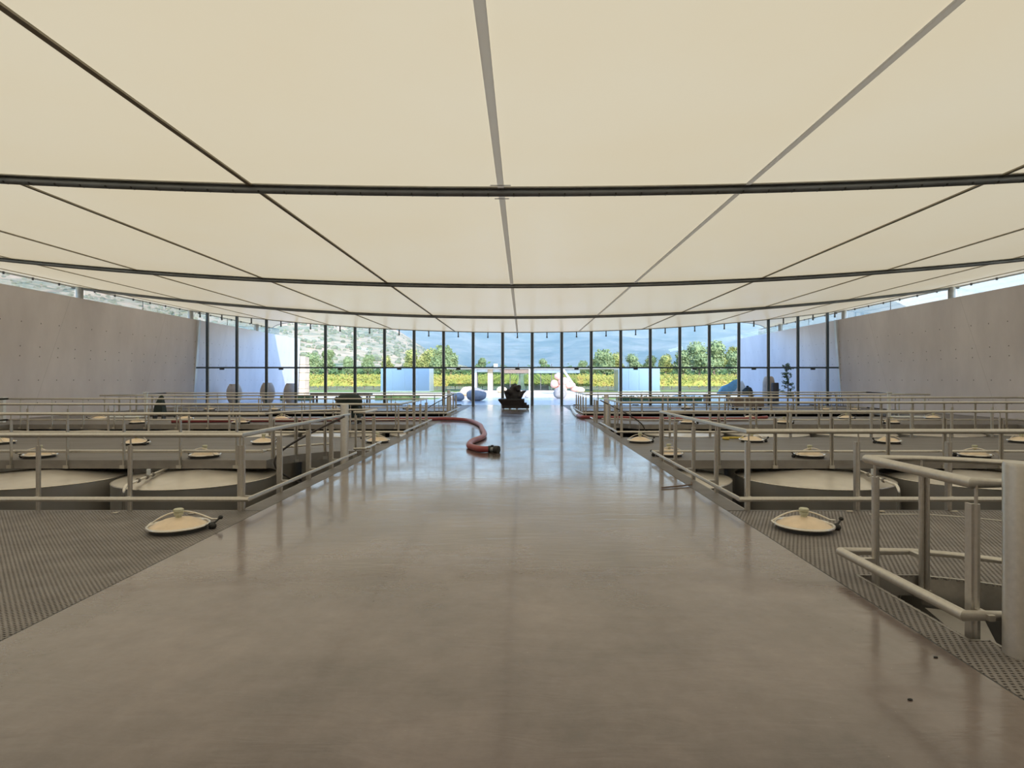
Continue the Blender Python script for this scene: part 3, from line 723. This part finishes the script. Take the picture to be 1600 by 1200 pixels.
# covered machine on the left third deck
p = onplane(546, 660); m_ = empty('covered_pump', (CAMX+(546-CX)*21.8/F, 21.8, 0), 0, 'dark draped wheeled pump on the third left deck', 'machine')
q = MB(); q.lathe([(.30, .62), (.43, .64), (.47, .80), (.44, .95), (.33, 1.06), (.15, 1.10), (.02, 1.105)], 20); q.tube([(-.35, 0, .85), (-.5, 0, .92), (-.56, -.02, .88)], [.12, .07, .04], 8)
q.build('cover', 'darkcloth', m_, True)
MB().box(-.05, -.25, .22, .42, .25, .64).build('motor_housing', 'darkcloth', m_, bevel=.04)
MB().box(-.1, -.3, .17, .45, .3, .22).tube([(-.3, .2, .6), (-.2, .2, .2)], .02, 6).tube([(-.3, -.2, .6), (-.2, -.2, .2)], .02, 6).build('frame', 'steel', m_)
for x in (-.05, .38):
    for y in (-.27, .27): MB().tube([(x, y-.02, .085), (x, y+.02, .085)], .083, 12).build('wheel', 'black', m_, True)
# grey box cart on the far right deck
p = onplane(1167, 640); m_ = empty('box_cart', (p.x, 32.0, 0), 0, 'grey wheeled box cart on the farthest right deck', 'cart')
MB().box(-.80, -.35, .17, .80, .35, .66).build('box', 'cartgrey', m_, bevel=.02)
MB().box(-.82, -.37, .66, .82, .37, .69).build('lid', 'wood', m_, bevel=.01)
MB().tube([(-.80, 0, .55), (-.95, 0, .75), (-1.02, 0, .95)], .03, 6).tube([(-.9, -.2, .2), (-.95, 0, .5), (-.9, .2, .2)], .03, 6).build('push_handle', 'palepanel', m_)
for x in (-.65, .35, .6):
    for y in (-.3, .3): MB().tube([(x, y-.03, .085), (x, y+.03, .085)], .083, 12).build('wheel', 'black', m_, True)
# draped black fin-shaped cover
m_ = empty('covered_stand', (CAMX+(249-CX)*24.3/F, 24.3, 0), 0, 'black fabric cover on a stand, shaped like a fin, far left', 'cover')
_cs = MB().loft([[(-.26, -.16, .22), (.28, -.16, .22), (.28, .16, .22), (-.26, .16, .22)], [(-.18, -.14, .55), (.22, -.14, .55), (.22, .14, .55), (-.18, .14, .55)], [(-.02, -.07, .85), (.17, -.07, .85), (.17, .07, .85), (-.02, .07, .85)], [(.08, -.03, .94), (.15, -.03, .94), (.15, .03, .94), (.08, .03, .94)]]); _cs.v = [(v[0]*.72+.02, v[1], v[2]*1.04) for v in _cs.v]; _cs.build('cloth', 'darkcloth', m_, True)
MB().box(-.2, -.12, 0, -.16, .12, .25).box(.16, -.12, 0, .2, .12, .25).build('stand', 'dark', m_)
# pale service posts beside the wall zone, with flat pale boxes standing in for pools of light
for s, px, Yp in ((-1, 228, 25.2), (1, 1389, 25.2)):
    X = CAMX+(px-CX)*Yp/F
    m_ = empty('service_post', (X, Yp, 0), 0, 'short pale square post standing on the %s deck near the wall' % SIDE['L' if s < 0 else 'R'], 'post')
    MB().box(-.055, -.055, 0, .055, .055, 1.04).build('shaft', 'white', m_)
    MB().box(-.09, -.08, 1.04, .09, .08, 1.09).build('cap', 'white', m_, bevel=.01)
    MB().box(-.10, -.10, 0, .10, .10, .02).build('base_plate', 'fascia', m_)
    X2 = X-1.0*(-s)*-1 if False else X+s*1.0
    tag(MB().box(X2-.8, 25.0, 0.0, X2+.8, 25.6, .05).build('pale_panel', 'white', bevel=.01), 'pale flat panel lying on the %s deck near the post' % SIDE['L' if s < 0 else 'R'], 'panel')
m_ = empty('service_post', (CAMX+(-3-CX)*22.3/F, 22.3, 0), 0, 'wide pale post at the far left edge of the photo', 'post')
MB().box(-.25, -.06, 0, .25, .06, .9).build('shaft', 'white', m_); MB().box(-.28, -.09, .9, .28, .09, .95).build('cap', 'white', m_, bevel=.01)
# small yellow gasket, wooden stick, crumpled leaves
p = onplane(1130, 682); tag(MB().tube([(.28*math.cos(i*PI/10), .16*math.sin(i*PI/10), .03) for i in range(14)], .03, 8).build('rubber_gasket', 'yellow', None, True, (p.x, 15.9, 0)), 'yellow rubber ring on the second right deck', 'gasket')
a = onplane(1034, 762, .015); b = onplane(1083, 757, .02); tag(MB().tube([(0, 0, .015), tuple((b-a)*.5+Vector((0, -.02, .016))), tuple((b-a)*.95+Vector((0, 0, .016))), tuple((b-a)*1.02+Vector((0, .12, .03)))], .012, 6).build('cable_end', 'wood', None, True, (a.x, a.y, 0)), 'short brown cable lying on the right edge of the walkway', 'cable')
for i, (px, py) in enumerate([(300, 803), (180, 802), (1325, 799), (1374, 799), (1491, 800)]):
    p = onplane(px, py); tag(MB().loft([[(-.035, -.02, .004), (.035, -.028, .004), (.04, .018, .012), (-.03, .024, .004)], [(-.035, -.02, .010), (.035, -.028, .010), (.04, .018, .018), (-.03, .024, .010)]]).build('dry_leaf', 'debris', None, False, (p.x, min(p.y, 7.15), .0)), ['pale leaf on the near left deck behind the hatch', 'pale leaf on the near left deck, further left', 'pale leaf on the near right deck beside the hatch', 'pale leaf just right of the front guardrail post', 'pale leaf near the right edge of the near right deck'][i], 'leaf')
for i, (px, py) in enumerate([(1462, 1027.6), (1422, 1094)]):
    p = onplane(px, py); tag(MB().sphere((0, 0, .004), .014, 8, 5, (1, .6, .35)).build('dark_crumb', 'black', None, True, (p.x, p.y, 0)), ['tiny dark crumb on the walkway beside the grating', 'tiny dark crumb on the walkway, closest to the viewer'][i], 'debris')

# ------------------------------------------------------------------ outdoors
struct(MB().box(-400, 38.5, -.3, 400, 95, -.04).build('ground', 'ground'), 'dry ground around the plaza')
struct(MB().box(-22.5, 37.95, -.3, 22.5, 54.5, -.01).build('ground', 'plaza'), 'smooth wet stone plaza in the shade of the roof')
struct(MB().box(-40, 54.5, -.3, 40, 92, -.005).build('ground', 'paving'), 'sunlit pale forecourt paving')
mb = MB(); mb.loft([[(-500, 95, -.04), (500, 95, -.04), (500, 95, -1), (-500, 95, -1)], [(-500, 300, 6.1), (500, 300, 6.1), (500, 300, 0), (-500, 300, 0)]])
struct(mb.build('ground', 'vineground'), 'gently rising vineyard ground')
for s in (-1, 1):
    tag(MB().box(*(sorted((s*8.5, s*45))[:1]+[78, -.1]+sorted((s*8.5, s*45))[1:]+[94, .015])).build('lawn', 'lawn'), 'strip of green lawn %s of the pavilion' % ('left' if s < 0 else 'right'), 'lawn', None, 'stuff')
    tag(MB().box(*(sorted((s*7.0, s*16))[:1]+[49.2, -.1]+sorted((s*7.0, s*16))[1:]+[53.0, .02])).build('lawn', 'lawn'), 'small green bed in the plaza outside the glass on the %s' % ('left' if s < 0 else 'right'), 'lawn', None, 'stuff')
def leafcloud(mb, n, fn, size):
    for _ in range(n):
        c = Vector(fn()); a = Vector((random.gauss(0, 1), random.gauss(0, 1), random.gauss(0, 1))).normalized()
        b = a.orthogonal().normalized(); sz = size*random.uniform(.6, 1.3); a *= sz; b *= sz*.7
        i = len(mb.v); mb.v += [tuple(c-a), tuple(c-b), tuple(c+a), tuple(c+b)]; mb.f.append((i, i+1, i+2, i+3))
def vinerow(L, n):
    mb = MB(); mb.loft([[(0, -.16, .6), (L, -.16, .6), (L, .16, .6), (0, .16, .6)], [(0, -.2, 1.5), (L, -.2, 1.5), (L, .2, 1.5), (0, .2, 1.5)]])
    leafcloud(mb, n, lambda: (random.uniform(0, L), random.gauss(0, .22), random.triangular(.4, 2.0, 1.4)), .17)
    return mb
vp = None
for s in (-1, 1):
    for j, Y in enumerate((97, 103, 109, 116, 124, 133)):
        zz = (Y-95)*.03-.04
        if vp is None:
            vp = empty('vine_row', (0, 0, 0)); vinerow(60, 4800).build('foliage', 'vine', vp)
            tm = MB()
            for q in range(39): tm.tube([(q*1.5+.3, 0, -.05), (q*1.5+.3, .02, .7)], .05, 5)
            tm.build('vine_trunk', 'bark', vp); v = vp
        else: v = copy_tree(vp)
        v.location = (0.6 if s > 0 else -60.6, Y, zz)
        tag(v, '%s row of yellow-green grapevines beyond the forecourt on the %s' % (ORD[j], 'left' if s < 0 else 'right'), 'grapevines', 'rows of grapevines')
def hedge(x0, x1, y, h, label):
    r = MB().box(x0, y-.3, -.02, x1, y+.3, h*.8); leafcloud(r, int((x1-x0)*120), lambda: (random.uniform(x0, x1), y+random.uniform(-.4, .4), random.uniform(0, h)), .08)
    tag(r.build('hedge', 'hedge'), label, 'hedge')
hedge(CAMX+(587-CX)*48/F, CAMX+(655-CX)*48/F, 48, .38, 'low dark green hedge outside the glass on the left')
hedge(CAMX+(966-CX)*46/F, CAMX+(1095-CX)*46/F, 46, .36, 'low dark green hedge outside the glass on the right')
hedge(CAMX+(440-CX)*47/F, CAMX+(486-CX)*47/F, 47, .40, 'short dark hedge behind the clay urns')
def treeproto(kind, mat):
    r = empty('tree', (0, 0, 0)); cr = MB(); blobs = []
    for _ in range(9 if kind != 1 else 6):
        a = random.uniform(0, 2*PI); d = random.uniform(0, 2.2 if kind != 1 else 1.0)
        blobs.append((d*math.cos(a), d*math.sin(a), random.uniform(3.0, 6.2 if kind != 1 else 7.5), random.uniform(1.0, 1.8)))
    for b in blobs: cr.sphere(b[:3], b[3]*.7, 8, 6)
    def f():
        b = random.choice(blobs); v = Vector((random.gauss(0, 1), random.gauss(0, 1), random.gauss(0, 1))).normalized()*b[3]*random.uniform(.6, 1.1); return (b[0]+v.x, b[1]+v.y, b[2]+v.z)
    leafcloud(cr, 2600, f, .26); cr.build('crown', mat, r)
    MB().tube([(0, 0, -1), (.1, 0, 2), (0, .1, 4.5)], [.3, .22, .1], 8).build('trunk', 'bark', r, True)
    return r
tp = [treeproto(0, 'tree'), treeproto(1, 'tree'), treeproto(2, 'treeyellow')]; used = [0, 0, 0]
TREES = [(645, 150, 1.0, 2), (668, 160, 1.15, 2), (690, 150, 1.2, 0), (705, 165, 1.0, 0), (930, 170, .85, 0), (945, 150, 1.1, 0), (962, 155, .95, 2), (1040, 150, .9, 2), (1068, 158, 1.1, 0), (1092, 143, 1.3, 0), (1116, 154, 1.35, 0), (1140, 166, 1.2, 2), (1150, 138, 1.0, 0), (490, 160, .9, 0), (512, 170, 1.0, 1), (545, 165, .8, 0), (575, 175, .85, 0), (605, 165, .8, 2), (910, 180, .7, 0), (990, 160, .9, 0), (1015, 165, .8, 0), (752, 200, .8, 0), (850, 205, .8, 0)]
for i, (px, Y, scl, k) in enumerate(TREES):
    t = tp[k] if not used[k] else copy_tree(tp[k]); used[k] += 1
    t.location = (CAMX+(px-CX)*Y/F, Y, (Y-95)*.03-.04); t.scale = (scl, scl, scl*random.uniform(.92, 1.05)); t.rotation_euler = (0, 0, random.uniform(0, 6))
    where = 'left' if px < 735 else ('behind the pavilion' if px < 900 else 'right')
    tag(t, 'tree %s beyond the vineyard, number %s from the left edge of the glass wall' % (where if where == 'behind the pavilion' else 'on the '+where, i), 'tree', 'trees beyond the vineyard')
# order the trees from left to right for true labels
tl = sorted([o for o in COL.objects if o.get('category') == 'tree'], key=lambda o: (o.location.x-CAMX)/o.location.y)
ORDW = ['leftmost', 'second', 'third', 'fourth', 'fifth', 'sixth', 'seventh', 'eighth', 'ninth', 'tenth', 'eleventh', 'twelfth']
for i, o in enumerate(tl):
    pale = any(ch.data.materials[0].name.startswith('pale') for ch in o.children if ch.type == 'MESH')
    kindw = 'pale yellow-green tree' if pale else 'green tree'
    if i < 12: o['label'] = '%s beyond the vineyard, %s of all the trees counted from the left' % (kindw, ORDW[i])
    else:
        j = len(tl)-1-i; o['label'] = '%s beyond the vineyard, %s of all the trees counted from the right' % (kindw, 'rightmost' if j == 0 else ORDW[j])
# hills as height fields over polar rings
def hill(name, mat, label, r0, r1, efun, t0, t1, nt, nr, rough, seed):
    from mathutils import noise
    mb = MB()
    for j in range(nr+1):
        u = j/nr; R = r0+(r1-r0)*u
        for i in range(nt+1):
            t = t0+(t1-t0)*i/nt; hgt = efun(t)*r1*(u**1.15)
            X = CAMX+t*R; Yv = R
            nz = noise.fractal(Vector((X/260+seed, Yv/260, 0)), 0.9, 2.1, 6)*rough*(.15+u)
            gully = abs(noise.noise(Vector((t*9+seed*3, u*.8, 3))))*rough*1.2*u*(1-.3*u)
            mb.v.append((X, Yv, 5+hgt+nz-gully))
    for j in range(nr):
        for i in range(nt):
            a = j*(nt+1)+i; mb.f.append((a, a+1, a+nt+2, a+nt+1))
    return struct(mb.build(name, mat, None, True), label)
def lerp_tab(t, tab):
    for (a, b), (c, d) in zip(tab, tab[1:]):
        if t <= c: return b+(d-b)*max(0, (t-a))/(c-a)
    return tab[-1][1]
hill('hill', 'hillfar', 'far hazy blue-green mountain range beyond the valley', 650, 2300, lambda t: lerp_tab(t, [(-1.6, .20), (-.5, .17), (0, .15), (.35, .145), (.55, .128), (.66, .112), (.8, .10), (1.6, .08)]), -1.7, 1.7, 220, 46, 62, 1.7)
hill('hill', 'hillnear', 'near dry brown hillside with shrubs on the left', 230, 640, lambda t: lerp_tab(t, [(-1.7, .32), (-.95, .25), (-.55, .165), (-.33, .115), (-.22, .085), (-.14, .040), (-.08, .010), (.02, -.02)]), -1.8, .0, 150, 34, 11, 4.2)
hill('hill', 'hillnear', 'low brown rise with shrubs on the right', 260, 520, lambda t: lerp_tab(t, [(.10, -.03), (.2, .004), (.28, .035), (.36, .03), (.55, .05), (1.6, .06)]), .08, 1.6, 110, 24, 9, 8.9)

# morning haze lying in the valley
hz = MB().box(-2600, 213, -30, 2600, 2450, 270).build('valley_haze', 'haze'); tag(hz, 'pale blue haze filling the valley in front of the mountains', 'haze', None, 'stuff')
# shrubs on the near hillside and a belt of bushes beyond the vines
def ray_hill(ob, x, y):
    from mathutils.bvhtree import BVHTree
    if 'b' not in CACHE: CACHE['b'] = BVHTree.FromPolygons([v.co for v in ob.data.vertices], [list(p.vertices) for p in ob.data.polygons])
    h_ = CACHE['b'].ray_cast(Vector((x, y, 900)), Vector((0, 0, -1))); return h_[0]
CACHE = {}
nh = [o for o in COL.objects if o.get('label', '').startswith('near dry brown')][0]
sh = MB()
for _ in range(1600):
    t = random.uniform(-1.0, -.12); R_ = random.uniform(240, 620); q = ray_hill(nh, CAMX+t*R_, R_)
    if q is None: continue
    rr_ = random.uniform(.6, 2.1); sh.sphere((q.x, q.y, q.z+rr_*.3), rr_, 6, 4, (1, 1, .75))
M['shrub'] = simple('shrub_leaves', (0.17, 0.19, 0.12), 0.95, 0, .3, .2, 0, 0)
tag(sh.build('hillside_shrubs', 'shrub'), 'dark green shrubs dotted over the dry hillside on the left', 'shrubs', None, 'stuff')
bb = MB()
for s in (-1, 1):
    leafcloud(bb, 9000, lambda: (s*random.uniform(2, 110), random.uniform(186, 198), 2.8+abs(random.gauss(0, 1.2))), .5)
    bb.loft([[(s*2, y_, 2.4) , (s*2, y_, 4.2), (s*110, y_, 4.2), (s*110, y_, 2.4)] for y_ in (190, 195)])
tag(bb.build('bush_belt', 'hedge'), 'belt of dense green bushes beyond the vineyard', 'bushes', None, 'stuff')
# pavilion
PY = 82.0
pv = empty('pavilion', (CAMX, PY, 0), 0, 'low glass pavilion with flat pale roof straight beyond the plaza', 'building')
def px_(x, Y=PY): return (x-CX)*Y/F
MB().box(px_(738), 0, 0, px_(905), 9, .12).build('base_slab', 'paving', pv)
MB().box(px_(700), -1.5, 3.15, px_(965), 10, 3.42).build('roof', 'roofslab', pv, bevel=.03)
MB().box(px_(783), -1.2, 2.55, px_(829), 0, 3.15).build('porch_soffit', 'wood', pv)
MB().box(px_(783), 0, 2.6, px_(906), 9, 3.15).box(px_(740), 0, 2.75, px_(783), 9, 3.15).build('eaves', 'palepanel', pv)
for a_, b_ in ((746, 762), (770, 783), (783, 797), (797, 812), (812, 828), (828, 845), (845, 862), (862, 880), (880, 903)):
    wn_ = MB().box(px_(a_)+.06, .3, .12, px_(b_)-.06, .33, 2.75).build('window', 'glass2', pv)
    MB().box(px_(a_)-.05, .25, .12, px_(a_)+.05, .4, 2.75).box(px_(a_), .25, .12, px_(b_), .4, .2).build('frame', 'darkframe', wn_)
MB().box(px_(762), -.2, 0, px_(770), .8, 3.15).build('stone_pillar', 'blockstone', pv, bevel=.05)
MB().box(px_(738), -.3, 0, px_(745), .6, 3.15).build('end_pier', 'palepanel', pv)
MB().tube([(px_(878), -1.2, 3.15), (px_(902), -1.2, .1)], .16, 8).build('raking_strut', 'palepanel', pv, True)
MB().box(px_(826), -1.3, 0, px_(828), -1.15, 3.15).build('porch_post', 'palepanel', pv)
MB().box(px_(783.5), 5, .12, px_(796), 6.5, .9).box(px_(835), 5, .12, px_(860), 6.5, .85).build('counter', 'wood', pv)
MB().box(px_(771), 1, 3.42, px_(777), 2, 3.9).build('roof_vent', 'white', pv)
MB().tube([(px_(853), 2, 3.42), (px_(854), 2, 4.1)], .04, 6).tube([(px_(862), 2, 3.42), (px_(863), 2, 3.9)], .06, 6).tube([(px_(810), 2, 3.42), (px_(810), 2, 4.0)], .06, 6).build('roof_pipe', 'darkframe', pv)
# mirror-clad blocks
def mirrorblock(x0, x1, ytop, Y, label, extra):
    W0, W1 = CAMX+px_(x0, Y), CAMX+px_(x1, Y); zt_ = H+(CY-ytop)*Y/F
    r = empty('mirror_pavilion', ((W0+W1)/2, Y, 0), 0, label, 'pavilion'); w2 = (W1-W0)/2
    MB().box(-w2, 0, .05, w2, 4, zt_).build('body', 'palepanel', r)
    n = 4
    for i in range(n):
        a_ = -w2+2*w2*i/n; MB().box(a_+.01, -.05, .08, a_+2*w2/n-.01, -.003, zt_-.02).build('mirror_panel', 'mirror', r)
    MB().box(-w2-.05, -.06, .016, w2+.05, 4.05, .06).build('plinth', 'palepanel', r)
mirrorblock(595, 671, 574, 84, 'mirror-clad block pavilion on the left reflecting the sky', 0)
mirrorblock(966, 1031, 573.5, 84, 'mirror-clad block pavilion on the right reflecting the sky', 0)
# boulders
from mathutils import noise as _nz
def boulder(px, py, wpx, hpx, Y, mat, label, seed, parent=None):
    c = at(px, py, Y); W = wpx*Y/F/2; Hh = hpx*Y/F
    mb = MB(); mb.sphere((0, 0, 0), 1, 20, 14)
    mb.v = [tuple(Vector(v)*(1+.12*_nz.noise(Vector(v)*1.3+Vector((seed, 0, 0))))) for v in mb.v]
    mb.v = [(v[0]*W, v[1]*W*.9, max(-.85, v[2])*Hh/1.85+Hh*.85/1.85) for v in mb.v]
    o = mb.build('boulder', mat, None, True, (c.x, Y, -.01)); return tag(o, label, 'boulder', 'boulders on the plaza')
boulder(744, 626, 32, 20, 46, 'boulder', 'large rounded grey boulder on the plaza left of the axis', 1)
boulder(716, 626, 20, 13, 46, 'boulder', 'smaller grey boulder left of the large one', 3)
boulder(706, 623, 16, 12, 49, 'boulder', 'grey boulder half hidden behind the left guardrail', 4)
boulder(731, 612, 24, 15, 60, 'bouldertan', 'sunlit tan boulder behind the large grey one', 5)
boulder(784, 612.5, 17, 10, 75, 'bouldertan', 'small pale tan boulder in front of the pavilion', 6)
boulder(875, 622, 20, 18, 52, 'boulder', 'rounded grey boulder on the plaza right of the axis', 7)
boulder(905, 612.5, 17, 9, 76, 'bouldertan', 'small tan boulder right of the pink rocks', 8)
boulder(823, 622.5, 6, 4, 54, 'boulder', 'tiny grey stone behind the dark sculpture', 9)
pr = empty('rock_sculpture', tuple(Vector((CAMX+px_(876, 70), 70, 0))), 0, 'pile of pink rocks on the right in front of the pavilion', 'sculpture')
for i, (dx, z, rx, rz_) in enumerate([(-.2, 2.05, .55, .42), (.35, 1.45, .75, .5), (-.75, 1.15, .5, .5), (1.1, 1.0, .7, .42), (.2, .6, .6, .65), (-.3, .35, .5, .4), (1.7, .55, .5, .35)]):
    mb = MB(); mb.sphere((0, 0, 0), 1, 14, 10); mb.v = [tuple(Vector(v)*(1+.18*_nz.noise(Vector(v)*1.5+Vector((i*3, 0, 0))))) for v in mb.v]
    mb.v = [(v[0]*rx+dx, v[1]*.5, v[2]*rz_+z) for v in mb.v]; mb.build('rock', 'pinkrock', pr, True)
# urns
def urn(px, ptop, wpx, Y, mat, label, shape=0):
    c = at(px, 0, Y); Hh = H-(ptop-CY)*Y/F; W = wpx*Y/F/2
    r = empty('clay_urn', (c.x, Y, 0), 0, label, 'urn', 'clay urns outside the glass')
    if shape == 0: pf = [(.55, 0), (.75, .12), (.95, .35), (1.0, .52), (.95, .70), (.78, .87), (.60, .985), (.60, 1.0), (.5, 1.0), (.45, .96)]
    elif shape == 1: pf = [(.9, 0), (.98, .2), (1.0, .5), (.97, .8), (.8, .95), (.55, 1.0), (.45, 1.0), (.4, .97)]
    else: pf = [(1.0, 0), (1.0, .94), (.9, 1.0), (.1, 1.0)]
    MB().lathe([(a*W, b*Hh) for a, b in pf], 28).build('vessel', mat, r, True)
    MB().lathe([(W*.5, 0), (W*.56, .01), (W*.56, .03), (W*.5, .04)], 20, (0, 0, -.035)).build('foot_ring', mat, r, True)
urn(366, 600, 23, 40.5, 'urn', 'leftmost of the three tall clay urns outside the glass on the left')
urn(418, 598, 22, 40.5, 'urn', 'middle of the three tall clay urns outside the glass on the left')
urn(454, 599, 21, 40.5, 'urn', 'rightmost of the three tall clay urns outside the glass on the left')
urn(1201, 588, 18, 40.5, 'urn', 'tall brown clay urn outside the glass on the right', 1)
urn(1211, 598, 11, 39.6, 'urndark', 'dark cylindrical urn beside the brown urn on the right', 2)
# sandstone stack at the end of the left wall
c = at(472, 0, 58); r = empty('stone_tower', (c.x-.1, 58, 0), 0, 'stacked sandstone block tower beyond the end of the left wall', 'tower')
for i in range(5):
    w2 = .62+random.uniform(-.03, .03); MB().box(-w2, -.6, i*.78, w2, .6, (i+1)*.78-.02).build('stone_block', 'blockstone', r, bevel=.04)
# table left outside
c = at(534, 0, 42); r = empty('wooden_table', (c.x, 42, 0), 0, 'long brown wooden table outside the glass on the left', 'table')
MB().box(-2.1, -.45, .55, 2.1, .45, .68).build('tabletop', 'wood', r, bevel=.01)
for x in (-1.9, 1.9):
    for y in (-.35, .35): MB().box(x-.06, y-.06, 0, x+.06, y+.06, .55).build('leg', 'wood', r)
# right: draped table with machine
c = at(1140, 0, 41.5); r = empty('draped_table', (c.x, 41.5, 0), 0, 'dark table outside the glass on the right carrying draped equipment', 'table')
MB().box(-1.8, -.4, .52, 1.6, .4, .62).build('tabletop', 'wood', r)
for x in (-1.7, -.1, 1.5): MB().box(x-.05, -.35, 0, x+.05, .35, .52).build('leg', 'wood', r)
pz = lambda x, y, Y=41.5: ((x-1140)*Y/F, H-(y-CY)*Y/F)
def prof(pix, d0, d1, Y=41.5):
    mb = MB(); P = [pz(x, y, Y) for x, y in pix]; mb.loft([[(x, d0, z) for x, z in P], [(x*0.97, (d0+d1)/2-.0, z) for x, z in P], [(x, d1, z) for x, z in P]]); return mb
r2 = empty('draped_machine', (c.x, 41.5, .62), 0, 'blue and white cloth draped over equipment on the right-hand table', 'cloth')
def drape(pts, wd, mat, name):
    mb = MB(); P = [(pz(x, y)[0], pz(x, y)[1]-.62) for x, y in pts]
    rings = []
    for i, (x, z) in enumerate(P):
        z = max(z, .02); rings.append([(x, -wd, .0), (x, -wd*.6, z*.75), (x, 0, z), (x, wd*.6, z*.75), (x, wd, .0)])
    b = []
    for rg in rings: b.append(mb.ring(rg))
    for a_, c_ in zip(b, b[1:]):
        for i in range(4): mb.f.append((a_+i, a_+i+1, c_+i+1, c_+i))
        mb.f.append((a_+4, a_, c_, c_+4))
    mb.f.append(tuple(b[0]+i for i in range(5))); mb.f.append(tuple(b[-1]+i for i in reversed(range(5)))); return mb.build(name, mat, r2, True)
drape([(1122, 612), (1127, 604), (1137, 600), (1146, 594), (1154, 592)], .32, 'bluecloth', 'blue_drape')
drape([(1141, 612), (1146, 604), (1152, 597), (1160, 595), (1163, 600)], .36, 'white', 'white_drape')
r3 = empty('black_jug', (c.x+(1163-1140)*41.2/F, 40.9, .62), 0, 'black bulbous vessel with a spout beside the draped cloth', 'jug')
MB().lathe([(.30, 0), (.36, .1), (.34, .28), (.20, .42), (.08, .50), (.09, .58), (.02, .6)], 18).build('body', 'darkcloth', r3, True)
MB().tube([(.1, 0, .5), (.26, 0, .42), (.30, 0, .3)], .03, 6).build('handle', 'darkcloth', r3, True)
# potted plant on the right
c = at(1231, 0, 41.0); r = empty('young_tree', (c.x, 41.0, 0), 0, 'slender dark green young tree outside the glass on the right', 'plant')
MB().tube([(0, 0, 0), (.03, .02, 1.0), (-.03, 0, 1.9), (-.2, 0, 2.7)], [.045, .035, .02, .006], 7).build('stem', 'bark', r, True)
mb = MB()
for _ in range(34):
    z = random.uniform(.35, 2.5); a = random.uniform(0, 2*PI); L = random.uniform(.35, .95)*(1.15-z/3.2)
    p0 = Vector((0, 0, z)); p1 = p0+Vector((math.cos(a)*L, math.sin(a)*L*.6, random.uniform(-.05, .3)))
    mb.tube([p0, p1], .008, 4)
    leafcloud(mb, 26, lambda: p0.lerp(p1, random.uniform(.3, 1.05))+Vector((random.gauss(0, .05), random.gauss(0, .05), random.gauss(0, .04))), .06)
mb.build('foliage', 'hedge', r)
# wire chairs outside far right
ch0 = None
for i, px in enumerate((1278, 1294, 1310)):
    if ch0 is None:
        ch0 = empty('garden_chair', (0, 0, 0))
        MB().lathe([(.2, .43), (.22, .45), (.2, .46)], 14).build('seat', 'darkframe', ch0)
        b_ = MB()
        for q in range(5):
            a = PI*.15+q*PI*.175; b_.tube([(.2*math.cos(a), .2*math.sin(a), .45), (.24*math.cos(a), .24*math.sin(a)+.03, .85)], .012, 5)
        b_.tube([(.24*math.cos(PI*.15+q*PI*.0875), .24*math.sin(PI*.15+q*PI*.0875)+.03, .85) for q in range(9)], .014, 5); b_.build('backrest', 'darkframe', ch0)
        for a in (.25, .75, 1.25, 1.75): MB().tube([(.17*math.cos(a*PI), .17*math.sin(a*PI), .44), (.23*math.cos(a*PI), .23*math.sin(a*PI), 0)], .013, 5).build('leg', 'darkframe', ch0)
        t = ch0
    else: t = copy_tree(ch0)
    t.location = (CAMX+(px-CX)*36.5/F, 36.4+.25*(i % 2), 0); t.rotation_euler = (0, 0, random.uniform(2, 4))
    tag(t, ['leftmost', 'middle', 'rightmost'][i]+' of the three dark wire chairs inside the glass, far right', 'chair', 'wire chairs by the glass')
